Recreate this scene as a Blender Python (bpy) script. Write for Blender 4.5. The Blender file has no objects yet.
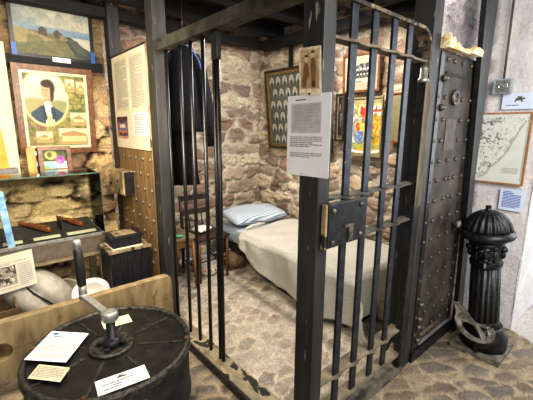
import bpy, bmesh, math, random
import numpy as np
from mathutils import Vector, Matrix, Euler

C = bpy.context.scene.collection
RNG = random.Random(7)

# ------------------------------------------------------------------ colour
def lin(c):
    c = np.asarray(c, float)
    return np.where(c <= .04045, c / 12.92, ((c + .055) / 1.055) ** 2.4)
def hx(s):
    s = s.lstrip('#')
    return np.array([int(s[i:i+2], 16) / 255 for i in (0, 2, 4)])
def hl(s):
    return tuple(lin(hx(s))) + (1,)

# ------------------------------------------------------------------ materials
MATS = {}
def nodes(name):
    m = bpy.data.materials.new(name); m.use_nodes = True
    nt = m.node_tree; nt.nodes.clear()
    out = nt.nodes.new('ShaderNodeOutputMaterial')
    b = nt.nodes.new('ShaderNodeBsdfPrincipled')
    nt.links.new(b.outputs[0], out.inputs[0])
    return m, nt, b
def mat(name, a, b=None, rough=.6, metal=0., scale=20, lo=.4, hi=.65, bump=0., stretch=None, spec=.5, chips=None, chip_at=.68, chip_scale=30):
    """painted / worn surface: two tones mixed by noise, optional third tone in chips"""
    if name in MATS: return MATS[name]
    m, nt, bs = nodes(name); L = nt.links
    tc = nt.nodes.new('ShaderNodeTexCoord'); mp = nt.nodes.new('ShaderNodeMapping')
    L.new(tc.outputs['Object'], mp.inputs[0])
    if stretch: mp.inputs['Scale'].default_value = stretch
    nz = nt.nodes.new('ShaderNodeTexNoise'); nz.inputs['Scale'].default_value = scale; nz.inputs['Detail'].default_value = 5
    L.new(mp.outputs[0], nz.inputs[0])
    rp = nt.nodes.new('ShaderNodeValToRGB')
    rp.color_ramp.elements[0].position = lo; rp.color_ramp.elements[1].position = hi
    rp.color_ramp.elements[0].color = hl(a); rp.color_ramp.elements[1].color = hl(b or a)
    L.new(nz.outputs[0], rp.inputs[0]); col = rp.outputs[0]
    if chips:
        n2 = nt.nodes.new('ShaderNodeTexNoise'); n2.inputs['Scale'].default_value = chip_scale; n2.inputs['Detail'].default_value = 4
        L.new(mp.outputs[0], n2.inputs[0])
        r2 = nt.nodes.new('ShaderNodeValToRGB'); r2.color_ramp.elements[0].position = chip_at; r2.color_ramp.elements[1].position = chip_at + .03
        L.new(n2.outputs[0], r2.inputs[0])
        mx = nt.nodes.new('ShaderNodeMixRGB'); mx.inputs[2].default_value = hl(chips)
        L.new(r2.outputs[0], mx.inputs[0]); L.new(col, mx.inputs[1]); col = mx.outputs[0]
    L.new(col, bs.inputs['Base Color'])
    bs.inputs['Roughness'].default_value = rough; bs.inputs['Metallic'].default_value = metal
    bs.inputs['Specular IOR Level'].default_value = spec
    if bump:
        bp = nt.nodes.new('ShaderNodeBump'); bp.inputs['Strength'].default_value = bump; bp.inputs['Distance'].default_value = .01
        L.new(nz.outputs[0], bp.inputs['Height']); L.new(bp.outputs[0], bs.inputs['Normal'])
    MATS[name] = m
    return m
def attr_mat(name, rough=.85, grain=.25, scale=90, bump=.4, spec=.3):
    """colours come from the mesh's own colour attribute, broken up by fine noise"""
    if name in MATS: return MATS[name]
    m, nt, bs = nodes(name); L = nt.links
    at = nt.nodes.new('ShaderNodeVertexColor'); at.layer_name = 'Col'
    col = at.outputs[0]
    if grain:
        tc = nt.nodes.new('ShaderNodeTexCoord')
        nz = nt.nodes.new('ShaderNodeTexNoise'); nz.inputs['Scale'].default_value = scale; nz.inputs['Detail'].default_value = 6
        L.new(tc.outputs['Object'], nz.inputs[0])
        mr = nt.nodes.new('ShaderNodeMapRange'); mr.inputs[1].default_value = .3; mr.inputs[2].default_value = .7
        mr.inputs[3].default_value = 1 - grain; mr.inputs[4].default_value = 1 + grain
        L.new(nz.outputs[0], mr.inputs[0])
        mx = nt.nodes.new('ShaderNodeMixRGB'); mx.blend_type = 'MULTIPLY'; mx.inputs[0].default_value = 1
        L.new(col, mx.inputs[1]); L.new(mr.outputs[0], mx.inputs[2]); col = mx.outputs[0]
        if bump:
            bp = nt.nodes.new('ShaderNodeBump'); bp.inputs['Strength'].default_value = bump; bp.inputs['Distance'].default_value = .012
            L.new(nz.outputs[0], bp.inputs['Height']); L.new(bp.outputs[0], bs.inputs['Normal'])
    L.new(col, bs.inputs['Base Color'])
    bs.inputs['Roughness'].default_value = rough; bs.inputs['Specular IOR Level'].default_value = spec
    MATS[name] = m
    return m
def stripe_mat(name, a, b, freq, axis):
    if name in MATS: return MATS[name]
    m, nt, bs = nodes(name); L = nt.links
    tc = nt.nodes.new('ShaderNodeTexCoord'); w = nt.nodes.new('ShaderNodeTexWave')
    w.bands_direction = axis; w.inputs['Scale'].default_value = freq; w.inputs['Distortion'].default_value = .3
    L.new(tc.outputs['Object'], w.inputs[0])
    rp = nt.nodes.new('ShaderNodeValToRGB'); rp.color_ramp.elements[0].position = .38; rp.color_ramp.elements[1].position = .55
    rp.color_ramp.elements[0].color = hl(a); rp.color_ramp.elements[1].color = hl(b)
    L.new(w.outputs[0], rp.inputs[0]); L.new(rp.outputs[0], bs.inputs['Base Color'])
    bs.inputs['Roughness'].default_value = .9
    MATS[name] = m
    return m
def glass_mat():
    m = bpy.data.materials.new('case_glass'); m.use_nodes = True
    nt = m.node_tree; nt.nodes.clear(); L = nt.links
    out = nt.nodes.new('ShaderNodeOutputMaterial'); mix = nt.nodes.new('ShaderNodeMixShader')
    tr = nt.nodes.new('ShaderNodeBsdfTransparent'); tr.inputs[0].default_value = (.95, .98, .96, 1)
    gl = nt.nodes.new('ShaderNodeBsdfGlossy'); gl.inputs['Roughness'].default_value = .03
    fr = nt.nodes.new('ShaderNodeFresnel'); fr.inputs[0].default_value = 1.2
    L.new(fr.outputs[0], mix.inputs[0]); L.new(tr.outputs[0], mix.inputs[1]); L.new(gl.outputs[0], mix.inputs[2])
    L.new(mix.outputs[0], out.inputs[0])
    return m

M_POST = mat('black_painted_timber', '#252525', '#373736', rough=.55, scale=14, stretch=(1, 1, .15), bump=.25, chips='#8f8878', chip_at=.675, chip_scale=38)
M_BEAM = mat('worn_black_beam', '#24231f', '#474238', rough=.65, scale=12, bump=.3, chips='#7d7360', chip_at=.7, chip_scale=40)
M_DARKBEAM = mat('sooty_beam', '#0b0c10', '#17181c', rough=.75, scale=9, bump=.3)
M_IRON = mat('black_iron', '#1c1c1e', '#2c2c2e', rough=.38, metal=.2, scale=30, bump=.15)
M_BAR = mat('glossy_black_bar', '#121214', '#1d1d20', rough=.32, metal=.1, scale=30, bump=.1)
M_GATE = mat('blue_black_gate_iron', '#1d2129', '#30343c', rough=.42, metal=.25, scale=25, bump=.2, chips='#7b705c', chip_at=.7, chip_scale=60)
M_RUST = mat('worn_rusty_iron', '#3a332b', '#7d6c52', rough=.75, scale=18, bump=.35, chips='#232120', chip_at=.54, chip_scale=26)
M_DOOR = mat('studded_door_iron', '#232120', '#574f46', rough=.65, spec=.3, metal=0., scale=7, lo=.3, hi=.75, bump=.3, chips='#6e6250', chip_at=.69, chip_scale=55)
M_STUD = mat('worn_stud_iron', '#6b6456', '#a1978a', rough=.45, metal=.4, scale=60)
M_DSTUD = mat('dark_stud_iron', '#453f37', '#7a7163', rough=.45, metal=.4, scale=60)
M_OAKPANEL = mat('ochre_oak_boards', '#6d5535', '#90744b', rough=.7, scale=16, stretch=(1, 3, .2), bump=.3)
M_WORNWOOD = mat('worn_light_wood', '#7a684c', '#b9a27a', rough=.8, scale=14, stretch=(.5, .5, .5), bump=.4, chips='#2a2620', chip_at=.6, chip_scale=18)
M_GATEWORN = mat('worn_gate_iron', '#2b2a29', '#5e564a', rough=.6, scale=18, lo=.35, hi=.75, bump=.25)
M_HEEL = mat('worn_dark_timber', '#332e26', '#77694f', rough=.8, scale=16, lo=.3, hi=.75, stretch=(1, 1, .25), bump=.3)
M_DUSTRAIL = mat('dusty_rail_iron', '#4d463b', '#877a65', rough=.8, scale=14, lo=.3, hi=.7, bump=.3)
M_STOCKS = mat('pale_weathered_plank', '#6a5b40', '#9c8a68', rough=.9, scale=11, stretch=(1.3, 1.3, .35), bump=.5, lo=.3, hi=.7, chips='#6d5c42', chip_at=.62, chip_scale=9)
M_SILL = mat('worn_sill_timber', '#62594a', '#a89a7d', rough=.85, scale=16, lo=.3, hi=.7, bump=.3, chips='#2a2724', chip_at=.56, chip_scale=18, stretch=(1, .45, 1))
M_BROWN = mat('brown_wood', '#4a2c1a', '#6b4329', rough=.5, scale=18, stretch=(1, 1, .2), bump=.15)
M_DARKWOOD = mat('dark_chair_wood', '#241914', '#3b2a20', rough=.45, scale=20, bump=.1)
M_TANWOOD = mat('tan_table_wood', '#7b5636', '#97714a', rough=.6, scale=20, stretch=(1, 1, .2))
M_TABLETOP = mat('grey_brown_table_top', '#6b5b48', '#85755e', rough=.6, scale=20)
M_PINE = mat('golden_pine', '#c08a45', '#d6a862', rough=.5, scale=14, stretch=(1, 1, .2))
M_OAKFRAME = mat('brown_oak_frame', '#5a371c', '#7c5230', rough=.4, scale=30)
M_BLACKFRAME = mat('black_frame_lacquer', '#101114', '#1b1c20', rough=.3, scale=20)
M_GILT = mat('dull_gilt', '#665330', '#877045', rough=.45, metal=.4, scale=60)
M_ORANGEFRAME = mat('reddish_frame', '#7a3f1d', '#9c5a2c', rough=.4, scale=40)
M_MAPFRAME = mat('thin_map_frame', '#9a6a3c', '#b9854f', rough=.45, scale=40)
M_CREAM = mat('cream_card', '#d3c9ad', '#dbd2b9', rough=.8, scale=6)
M_PAPER = mat('white_paper', '#dedede', '#e6e6e6', rough=.8, scale=6)
M_WARMPAPER = mat('warm_paper', '#ccc0a2', '#d6cbaf', rough=.8, scale=6)
M_BLUEPAPER = mat('cool_white_paper', '#c9d6ea', '#d5dff0', rough=.8, scale=6)
M_NEWS = mat('grey_newsprint', '#bdb7a6', '#c9c3b2', rough=.85, scale=8)
M_INK = mat('black_ink', '#4a4946', '#5c5a56', rough=.8)
M_GREYINK = mat('grey_ink', '#8f8d88', '#a09d98', rough=.8)
M_BLUEINK = mat('blue_ink', '#4255a0', '#4a5eae', rough=.8)
M_STEEL = mat('brushed_grey_steel', '#85827b', '#a09d96', rough=.35, metal=.6, scale=40)
M_GREYPAINT = mat('grey_hammered_metal', '#8b8b87', '#a7a7a2', rough=.4, metal=.5, scale=40)
M_GRIP = mat('black_rubber_grip', '#141414', '#1f1f1f', rough=.5, scale=60, bump=.3)
M_CASE = mat('taupe_case_metal', '#5b5248', '#6c6257', rough=.5, scale=15)
M_CASEPALE = mat('tan_case_leg', '#7d6f58', '#93846a', rough=.5, scale=15)
M_TRAY = mat('dark_case_lining', '#332f2d', '#403b38', rough=.9, scale=40)
M_TRUNCH = mat('turned_brown_wood', '#6a3a1f', '#8d5430', rough=.35, scale=30)
M_DRUM = mat('black_drum_iron', '#191918', '#2b2a28', rough=.42, metal=.3, scale=14, bump=.25, chips='#62594b', chip_at=.7, chip_scale=40)
M_DRUMEDGE = mat('scuffed_drum_edge', '#242321', '#55504a', rough=.45, metal=.35, scale=40)
M_HYD = mat('black_cast_iron', '#18181a', '#2c2c2e', rough=.4, metal=.3, scale=30, bump=.12, chips='#514a41', chip_at=.68, chip_scale=40)
M_HYDGREY = mat('dusty_cast_iron', '#56534b', '#857e70', rough=.65, metal=.1, scale=24, bump=.2)
M_COAT = mat('navy_black_wool', '#0d0e13', '#16171d', rough=.95, scale=40, spec=.2)
M_COATDARK = mat('black_wool', '#0a0a0c', '#121214', rough=.95, scale=40, spec=.2)
M_BLUERIM = mat('rim_highlight_blue', '#2b4a8c', '#35569a', rough=.7)
M_BLANKET = mat('cream_wool_blanket', '#b1ada4', '#cac6bc', rough=.95, scale=120, bump=.5, spec=.2)
M_SACK = mat('brown_burlap', '#5d4c35', '#82705a', rough=.95, scale=60, bump=.4)
M_TICK = stripe_mat('blue_ticking', '#7d8da0', '#c3ccd3', 17, 'Y')
M_TICK2 = stripe_mat('blue_mattress_ticking', '#71869f', '#cfd8e0', 16, 'Y')
M_ENAMEL = mat('white_enamel', '#d8d5cc', '#e4e1d8', rough=.25, scale=8)
M_CERAMIC = mat('cream_ceramic', '#cfc8b4', '#dbd4c1', rough=.35, scale=6)
M_REDPAINT = mat('red_glaze', '#a83a34', '#b54a40', rough=.4)
M_GREYCANVAS = mat('grey_canvas', '#a6a198', '#bfbab0', rough=.9, scale=18, bump=.2)
M_DARK = mat('near_black', '#08080a', '#101013', rough=.7)
M_BLACKBOX = mat('black_box_paint', '#15161a', '#24252a', rough=.5, scale=18, stretch=(3, 3, .3), bump=.3)
M_BOXTOP = mat('worn_box_top', '#6d5f47', '#9a8a6c', rough=.8, scale=20, chips='#25221d', chip_at=.56, chip_scale=14)
M_ORANGE = mat('orange_card', '#d9912a', '#e6a43e', rough=.6)
M_GREYSTONE = mat('grey_block', '#77787a', '#8e8e8c', rough=.9, scale=30, bump=.3)
M_SWITCH = mat('grey_plastic', '#8f9a9c', '#a5afb0', rough=.4)
M_CHROME = mat('bright_chrome', '#b9bdbf', '#d5d8da', rough=.2, metal=.9)
M_CONDUIT = mat('brown_conduit', '#4c4440', '#5c534e', rough=.5)
M_BLUEPLASTIC = mat('pale_blue_plastic', '#6f98c8', '#b8d3ef', rough=.25, scale=14)
M_BLUEFRAME = mat('blue_corner_tape', '#1f4f9c', '#2d63b5', rough=.4)
M_BROKENWOOD = mat('splintered_pale_wood', '#c39c60', '#efe1bd', rough=.85, scale=22, stretch=(.4, 1, 1.5), bump=.5, chips='#5a3c1c', chip_at=.66, chip_scale=20)
M_GREENTIN = mat('green_enamel', '#3f8f6f', '#5aa886', rough=.4)
M_SHOE = mat('dark_blue_leather', '#141821', '#20252f', rough=.4)
M_BONE = mat('straw_string', '#b9a884', '#cbbb97', rough=.8)
M_GLASS = glass_mat()
M_PRINT = attr_mat('printed_picture', rough=.55, grain=0, spec=.35)
M_STONE = attr_mat('rubble_stone', rough=.9, grain=.35, scale=70, bump=.5)
M_FLOOR = attr_mat('cobble_stone', rough=.8, grain=.3, scale=80, bump=.4)
M_PLASTER = attr_mat('painted_plaster', rough=.9, grain=.12, scale=45, bump=.5)

# ------------------------------------------------------------------ object helpers
def props(o, label, cat, group=None, kind=None):
    if label: o['label'] = label
    if cat: o['category'] = cat
    if group: o['group'] = group
    if kind: o['kind'] = kind
    return o
def thing(name, loc, label, cat, group=None, rot=(0, 0, 0)):
    o = bpy.data.objects.new(name, None); C.objects.link(o)
    o.location = loc; o.rotation_euler = rot; o.empty_display_size = .05
    return props(o, label, cat, group)
def wm(o):
    m = Matrix.LocRotScale(o.location, o.rotation_euler, None)
    return (wm(o.parent) @ m) if o.parent else m

class MB:
    """collects shapes in world coordinates; build() links them as one mesh object"""
    def __init__(self): self.v = []; self.f = []; self.sm = []
    def add(self, vs, fs, smooth=False):
        n = len(self.v); self.v += [tuple(p) for p in vs]
        self.f += [tuple(i + n for i in f) for f in fs]; self.sm += [smooth] * len(fs)
        return self
    def box(self, x0, x1, y0, y1, z0, z1, bev=0., M=None):
        bm = bmesh.new(); bmesh.ops.create_cube(bm, size=1)
        for v in bm.verts:
            v.co = Vector(((x0 + x1) / 2 + v.co.x * (x1 - x0), (y0 + y1) / 2 + v.co.y * (y1 - y0), (z0 + z1) / 2 + v.co.z * (z1 - z0)))
        if bev: bmesh.ops.bevel(bm, geom=bm.edges[:], offset=bev, segments=2, affect='EDGES', profile=.7)
        if M is not None: bmesh.ops.transform(bm, matrix=M, verts=bm.verts)
        bm.verts.index_update()
        self.add([v.co for v in bm.verts], [[v.index for v in f.verts] for f in bm.faces]); bm.free()
        return self
    def tube(self, pts, r, n=10, caps=True):
        pts = [Vector(p) for p in pts]; rs = r if isinstance(r, (list, tuple)) else [r] * len(pts)
        vs = []; fs = []; prev = None
        for i, p in enumerate(pts):
            t = (pts[min(i + 1, len(pts) - 1)] - pts[max(i - 1, 0)]).normalized()
            if prev is None:
                a = Vector((0, 0, 1)) if abs(t.z) < .9 else Vector((1, 0, 0))
                a = (a - t * a.dot(t)).normalized()
            else: a = (prev - t * prev.dot(t)).normalized()
            prev = a; b = t.cross(a)
            for k in range(n):
                an = 2 * math.pi * k / n
                vs.append(p + (a * math.cos(an) + b * math.sin(an)) * rs[i])
        for i in range(len(pts) - 1):
            for k in range(n):
                fs.append((i * n + k, i * n + (k + 1) % n, (i + 1) * n + (k + 1) % n, (i + 1) * n + k))
        self.add(vs, fs, True)
        if caps: self.add(vs[:n], [tuple(range(n))[::-1]]); self.add(vs[-n:], [tuple(range(n))])
        return self
    def lathe(self, prof, c, n=32, mod=None, caps=True, M=None):
        vs = []; fs = []
        for (r, z) in prof:
            for k in range(n):
                an = 2 * math.pi * k / n; rr = r * (mod(an, z) if mod else 1)
                vs.append(Vector((rr * math.cos(an), rr * math.sin(an), z)))
        T = Matrix.Translation(Vector(c)) @ (M or Matrix())
        vs = [T @ v for v in vs]
        m = len(prof)
        for i in range(m - 1):
            for k in range(n):
                fs.append((i * n + k, i * n + (k + 1) % n, (i + 1) * n + (k + 1) % n, (i + 1) * n + k))
        self.add(vs, fs, True)
        if caps:
            self.add(vs[:n], [tuple(range(n))[::-1]]); self.add(vs[-n:], [tuple(range(n))])
        return self
    def ell(self, c, r, M=None, n=16, m=10):
        vs = []; fs = []
        for i in range(m + 1):
            th = math.pi * i / m
            for k in range(n):
                an = 2 * math.pi * k / n
                p = Vector((r[0] * math.sin(th) * math.cos(an), r[1] * math.sin(th) * math.sin(an), r[2] * math.cos(th)))
                vs.append((M @ p if M is not None else p) + Vector(c))
        for i in range(m):
            for k in range(n):
                fs.append((i * n + k, (i + 1) * n + k, (i + 1) * n + (k + 1) % n, i * n + (k + 1) % n))
        return self.add(vs, fs, True)
    def prism(self, poly, axis, a, b):
        """polygon in the two other axes (cyclic order) extruded along axis from a to b"""
        def P(p, h):
            return {'x': (h, p[0], p[1]), 'y': (p[0], h, p[1]), 'z': (p[0], p[1], h)}[axis]
        n = len(poly); vs = [P(p, a) for p in poly] + [P(p, b) for p in poly]
        fs = [tuple(range(n))[::-1], tuple(range(n, 2 * n))] + [(i, (i + 1) % n, n + (i + 1) % n, n + i) for i in range(n)]
        return self.add(vs, fs)
    def quad(self, o, u, v, u0, u1, v0, v1, lift=0.):
        o, u, v = Vector(o), Vector(u), Vector(v); n = u.cross(v).normalized() * lift
        return self.add([o + u * a + v * b + n for a, b in ((u0, v0), (u1, v0), (u1, v1), (u0, v1))], [(0, 1, 2, 3)])
    def slab(self, o, u, v, u0, u1, v0, v1, t0, t1):
        o, u, v = Vector(o), Vector(u), Vector(v); n = u.cross(v).normalized()
        c = [(u0, v0), (u1, v0), (u1, v1), (u0, v1)]
        vs = [o + u * a + v * b + n * t0 for a, b in c] + [o + u * a + v * b + n * t1 for a, b in c]
        return self.add(vs, [(3, 2, 1, 0), (4, 5, 6, 7), (0, 1, 5, 4), (1, 2, 6, 5), (2, 3, 7, 6), (3, 0, 4, 7)])
    def build(self, name, m, parent=None, fix=True):
        me = bpy.data.meshes.new(name)
        vs = [Vector(p) for p in self.v]
        if parent is not None:
            inv = wm(parent).inverted(); vs = [inv @ p for p in vs]
        me.from_pydata([tuple(p) for p in vs], [], self.f)
        me.polygons.foreach_set('use_smooth', self.sm)
        if fix:
            bm = bmesh.new(); bm.from_mesh(me)
            bmesh.ops.remove_doubles(bm, verts=bm.verts, dist=1e-6)
            bmesh.ops.recalc_face_normals(bm, faces=bm.faces); bm.to_mesh(me); bm.free()
        me.materials.append(m)
        o = bpy.data.objects.new(name, me); C.objects.link(o); o.parent = parent
        return o
def mb(): return MB()
def top(name, b, m, label, cat, group=None, loc=None):
    """a thing that is one mesh: origin moved to its base"""
    xs = [p[0] for p in b.v]; ys = [p[1] for p in b.v]; zs = [p[2] for p in b.v]
    o0 = Vector(loc) if loc else Vector(((min(xs) + max(xs)) / 2, (min(ys) + max(ys)) / 2, min(zs)))
    b.v = [tuple(Vector(p) - o0) for p in b.v]
    o = b.build(name, m); o.location = o0
    return props(o, label, cat, group)
def struct(name, b, m):
    o = b.build(name, m); o['kind'] = 'structure'; return o
def copies(first, pts, parent):
    """repeat a part at several local positions"""
    out = [first]
    for i, p in enumerate(pts):
        o = first if i == 0 else first.copy()
        if i: C.objects.link(o); o.parent = parent; out.append(o)
        o.location = p
    return out

# ------------------------------------------------------------------ numeric noise and stone relief
def hash2(i, j, s):
    i = np.asarray(i, np.int64); j = np.asarray(j, np.int64)
    h = (i * 374761393 + j * 668265263 + s * 2147483647) & 0xffffffff
    h = ((h ^ (h >> 13)) * 1274126177) & 0xffffffff
    h = ((h ^ (h >> 16)) * 2246822519) & 0xffffffff
    return ((h ^ (h >> 15)) & 0xffffff) / float(0xffffff)
def vnoise(u, v, s):
    i = np.floor(u).astype(np.int64); j = np.floor(v).astype(np.int64); a = u - i; b = v - j
    a = a * a * (3 - 2 * a); b = b * b * (3 - 2 * b)
    return (hash2(i, j, s) * (1 - a) + hash2(i + 1, j, s) * a) * (1 - b) + (hash2(i, j + 1, s) * (1 - a) + hash2(i + 1, j + 1, s) * a) * b
def fbm(u, v, s, o=4):
    r = 0; a = .5
    for k in range(o):
        r = r + a * vnoise(u * 2 ** k, v * 2 ** k, s + k); a *= .5
    return r / (1 - .5 ** o)
def sstep(x, a, b):
    t = np.clip((x - a) / (b - a), 0, 1); return t * t * (3 - 2 * t)
def stone_field(U, V, cu, cv, seed, merge=.35, warp=.35):
    """irregular courses: returns joint distance, stone id hash, per-stone random"""
    u = U / cu + warp * (fbm(U * 5, V * 5, seed + 50) - .5) * 2 + .16 * (fbm(U * 22, V * 22, seed + 51) - .5) * 1.6
    v = V / cv + warp * (fbm(U * 5, V * 5, seed + 60) - .5) * 2 + .20 * (fbm(U * 22, V * 22, seed + 61) - .5) * 1.6
    j0 = np.floor(v).astype(np.int64)
    F1 = np.full(U.shape, 9.); F2 = np.full(U.shape, 9.); I1 = np.zeros(U.shape, np.int64)
    cand = []
    for dj in (-1, 0, 1):
        j = j0 + dj
        off = hash2(j, j * 0 + 7, seed)
        i0 = np.floor(u - off).astype(np.int64)
        for di in (-2, -1, 0, 1, 2):
            i = i0 + di
            px = i + .5 + off + (hash2(i, j, seed + 1) - .5) * .7
            py = j + .5 + (hash2(i, j, seed + 2) - .5) * .55
            d = (np.abs(u - px) ** 3.4 + np.abs((v - py) * 1.1) ** 3.4) ** (1 / 3.4)
            even = (i % 2 == 0)
            left = np.where(even, i, i - 1)
            mg = hash2(left, j, seed + 3) < merge
            gid = np.where(mg, left, i) * 100003 + j
            cand.append((d, gid))
    for d, g in cand:
        b = d < F1
        I1 = np.where(b, g, I1); F1 = np.where(b, d, F1)
    for d, g in cand:
        F2 = np.where((g != I1) & (d < F2), d, F2)
    r = hash2(I1 % 100003, I1 // 100003, seed + 9); r2 = hash2(I1 % 100003, I1 // 100003, seed + 19)
    return F2 - F1, r, r2
def grid_mesh(name, P, col, m, parent=None):
    """P: (n,m,3) points, col: (n,m,3) linear colours"""
    n, k = P.shape[:2]
    me = bpy.data.meshes.new(name)
    idx = np.arange(n * k).reshape(n, k)
    q = np.stack([idx[:-1, :-1], idx[:-1, 1:], idx[1:, 1:], idx[1:, :-1]], -1).reshape(-1, 4)
    pts = P.reshape(-1, 3)
    if parent is not None:
        inv = np.array(wm(parent).inverted()); pts = pts @ inv[:3, :3].T + inv[:3, 3]
    me.vertices.add(n * k); me.vertices.foreach_set('co', pts.astype(np.float32).ravel())
    me.loops.add(q.size); me.loops.foreach_set('vertex_index', q.ravel().astype(np.int32))
    me.polygons.add(len(q)); me.polygons.foreach_set('loop_start', np.arange(0, q.size, 4, dtype=np.int32))
    me.polygons.foreach_set('loop_total', np.full(len(q), 4, np.int32))
    me.polygons.foreach_set('use_smooth', np.ones(len(q), bool))
    me.update(calc_edges=True)
    a = me.color_attributes.new('Col', 'FLOAT_COLOR', 'POINT')
    rgba = np.ones((n * k, 4), np.float32); rgba[:, :3] = np.clip(col.reshape(-1, 3), 0, 1)
    a.data.foreach_set('color', rgba.ravel())
    me.materials.append(m)
    o = bpy.data.objects.new(name, me); C.objects.link(o); o.parent = parent
    return o
def palette(r, r2, cols, jit=.12):
    cols = np.array([lin(hx(c)) for c in cols]); k = np.clip((r * len(cols)).astype(int), 0, len(cols) - 1)
    return cols[k] * (1 + (r2[..., None] - .5) * 2 * jit * 2)
def stone_wall(name, O, U, V, N, lu, lv, step, cu, cv, seed, cols, mortar, depth=.035, joint=(.03, .2), merge=.35, tint=None, dark_joint=0., warp=.35, smear_amt=1.):
    nu, nv = int(lu / step) + 1, int(lv / step) + 1
    a, b = np.meshgrid(np.linspace(0, lu, nu), np.linspace(0, lv, nv))
    e, r, r2 = stone_field(a, b, cu, cv, seed, merge, warp)
    jw = .5 + 1.1 * fbm(a * 4, b * 4, seed + 41)                       # joints vary in width, mortar smears over some stones
    m = sstep(e / jw, *joint)
    smear = sstep(fbm(a * 7, b * 9, seed + 44), .50, .70) * (1 - sstep(e, .25, .75))
    m = m * (1 - .75 * smear * smear_amt)
    fine = fbm(a * 16, b * 22, seed + 70, 5)
    lay = fbm(a * 5, b * 38, seed + 72, 3)                              # bedding cracks inside the stones
    h = m * (.45 + .55 * r2) * (.55 + .6 * fine + .35 * lay) + (1 - m) * .25 * fine
    h = np.clip(h, 0, 1)
    col = palette(r, r2, cols) * (.66 + .7 * fbm(a * 8, b * 22, seed + 80, 5))[..., None]
    crack = sstep(lay, .30, .24)[..., None] * .5
    col = col * (1 - crack)
    mo = lin(hx(mortar)) * (.62 + .76 * fbm(a * 14, b * 14, seed + 90, 5))[..., None]
    if dark_joint:
        dj = sstep(fbm(a * 3, b * 4, seed + 33), .62 - dark_joint * .3, .72 - dark_joint * .3)[..., None]
        mo = mo * (1 - dj) + lin(hx('#2a2119')) * dj
        h = h - (1 - m) * dj[..., 0] * .4
    col = mo * (1 - m[..., None]) + col * m[..., None]
    if tint is not None: col = col * tint(a, b)[..., None]
    O, U, V, N = map(np.array, (O, U, V, N))
    P = O + a[..., None] * U + b[..., None] * V + ((h - 1) * depth)[..., None] * N
    o = grid_mesh(name, P, col, M_STONE); o['kind'] = 'structure'
    return o

# ------------------------------------------------------------------ little painter for pictures and prints
class Paint:
    def __init__(self, w, h, bg):
        self.w, self.h = w, h; self.a = np.ones((h, w, 3)) * hx(bg)
        self.Y, self.X = np.meshgrid((np.arange(h) + .5) / h, (np.arange(w) + .5) / w, indexing='ij')
    def put(self, mask, c, al=1.):
        k = (np.clip(mask, 0, 1) * al)[..., None]; c = hx(c) if isinstance(c, str) else c
        self.a = self.a * (1 - k) + c * k; return self
    def rect(self, x0, x1, y0, y1, c, al=1.): return self.put(((self.X >= x0) & (self.X <= x1) & (self.Y >= y0) & (self.Y <= y1)).astype(float), c, al)
    def ell(self, x, y, rx, ry, c, al=1., soft=.15):
        d = np.sqrt(((self.X - x) / rx) ** 2 + ((self.Y - y) / ry) ** 2); return self.put(sstep(-d, -1 - soft, -1 + soft), c, al)
    def poly(self, pts, c, al=1.):
        ins = np.zeros(self.X.shape, bool); n = len(pts)
        for i in range(n):
            (x1, y1), (x2, y2) = pts[i], pts[(i + 1) % n]
            if y1 == y2: continue
            ins ^= ((y1 > self.Y) != (y2 > self.Y)) & (self.X < (x2 - x1) * (self.Y - y1) / (y2 - y1) + x1)
        return self.put(ins.astype(float), c, al)
    def line(self, pts, w, c, al=1.):
        asp = self.h / self.w
        for (x1, y1), (x2, y2) in zip(pts, pts[1:]):
            dx, dy = x2 - x1, (y2 - y1) * asp; L = dx * dx + dy * dy + 1e-9
            t = np.clip(((self.X - x1) * dx + (self.Y - y1) * asp * dy) / L, 0, 1)
            d = np.hypot(self.X - x1 - t * dx, (self.Y - y1) * asp - t * dy); self.put((d < w).astype(float), c, al)
        return self
    def grad(self, y0, y1, c0, c1):
        t = np.clip((self.Y - y0) / (y1 - y0), 0, 1)[..., None]; k = ((self.Y >= y0) & (self.Y <= y1))[..., None]
        self.a = np.where(k, hx(c0) * (1 - t) + hx(c1) * t, self.a); return self
    def speck(self, s, c, th=.6, sc=20, al=1., box=None):
        n = fbm(self.X * sc, self.Y * sc * self.h / self.w, s, 3); k = sstep(n, th, th + .08)
        if box: k = k * ((self.X >= box[0]) & (self.X <= box[1]) & (self.Y >= box[2]) & (self.Y <= box[3]))
        return self.put(k, c, al)
    def noise(self, s, amt, sc=30):
        n = fbm(self.X * sc, self.Y * sc * self.h / self.w, s, 4) - .5; self.a = np.clip(self.a * (1 + n[..., None] * 2 * amt), 0, 1); return self
def picture(name, p, o, u, v, W, H, lift, parent, label=None):
    """flat picture: o = bottom-left corner, u to the right, v up"""
    o, u, v = (np.array(Vector(q)) for q in (o, u, v)); n = np.cross(u, v); n = n / np.linalg.norm(n)
    a, b = np.meshgrid(np.linspace(0, W, p.w), np.linspace(H, 0, p.h))
    P = o + a[..., None] * u + b[..., None] * v + n * lift
    ob = grid_mesh(name, P, lin(p.a), M_PRINT, parent)
    if label: ob['label'] = label
    return ob
def frame_bars(o, u, v, W, H, w, t0, t1):
    b = mb()
    b.slab(o, u, v, 0, W, 0, w, t0, t1); b.slab(o, u, v, 0, W, H - w, H, t0, t1)
    b.slab(o, u, v, 0, w, w, H - w, t0, t1); b.slab(o, u, v, W - w, W, w, H - w, t0, t1)
    return b
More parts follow.
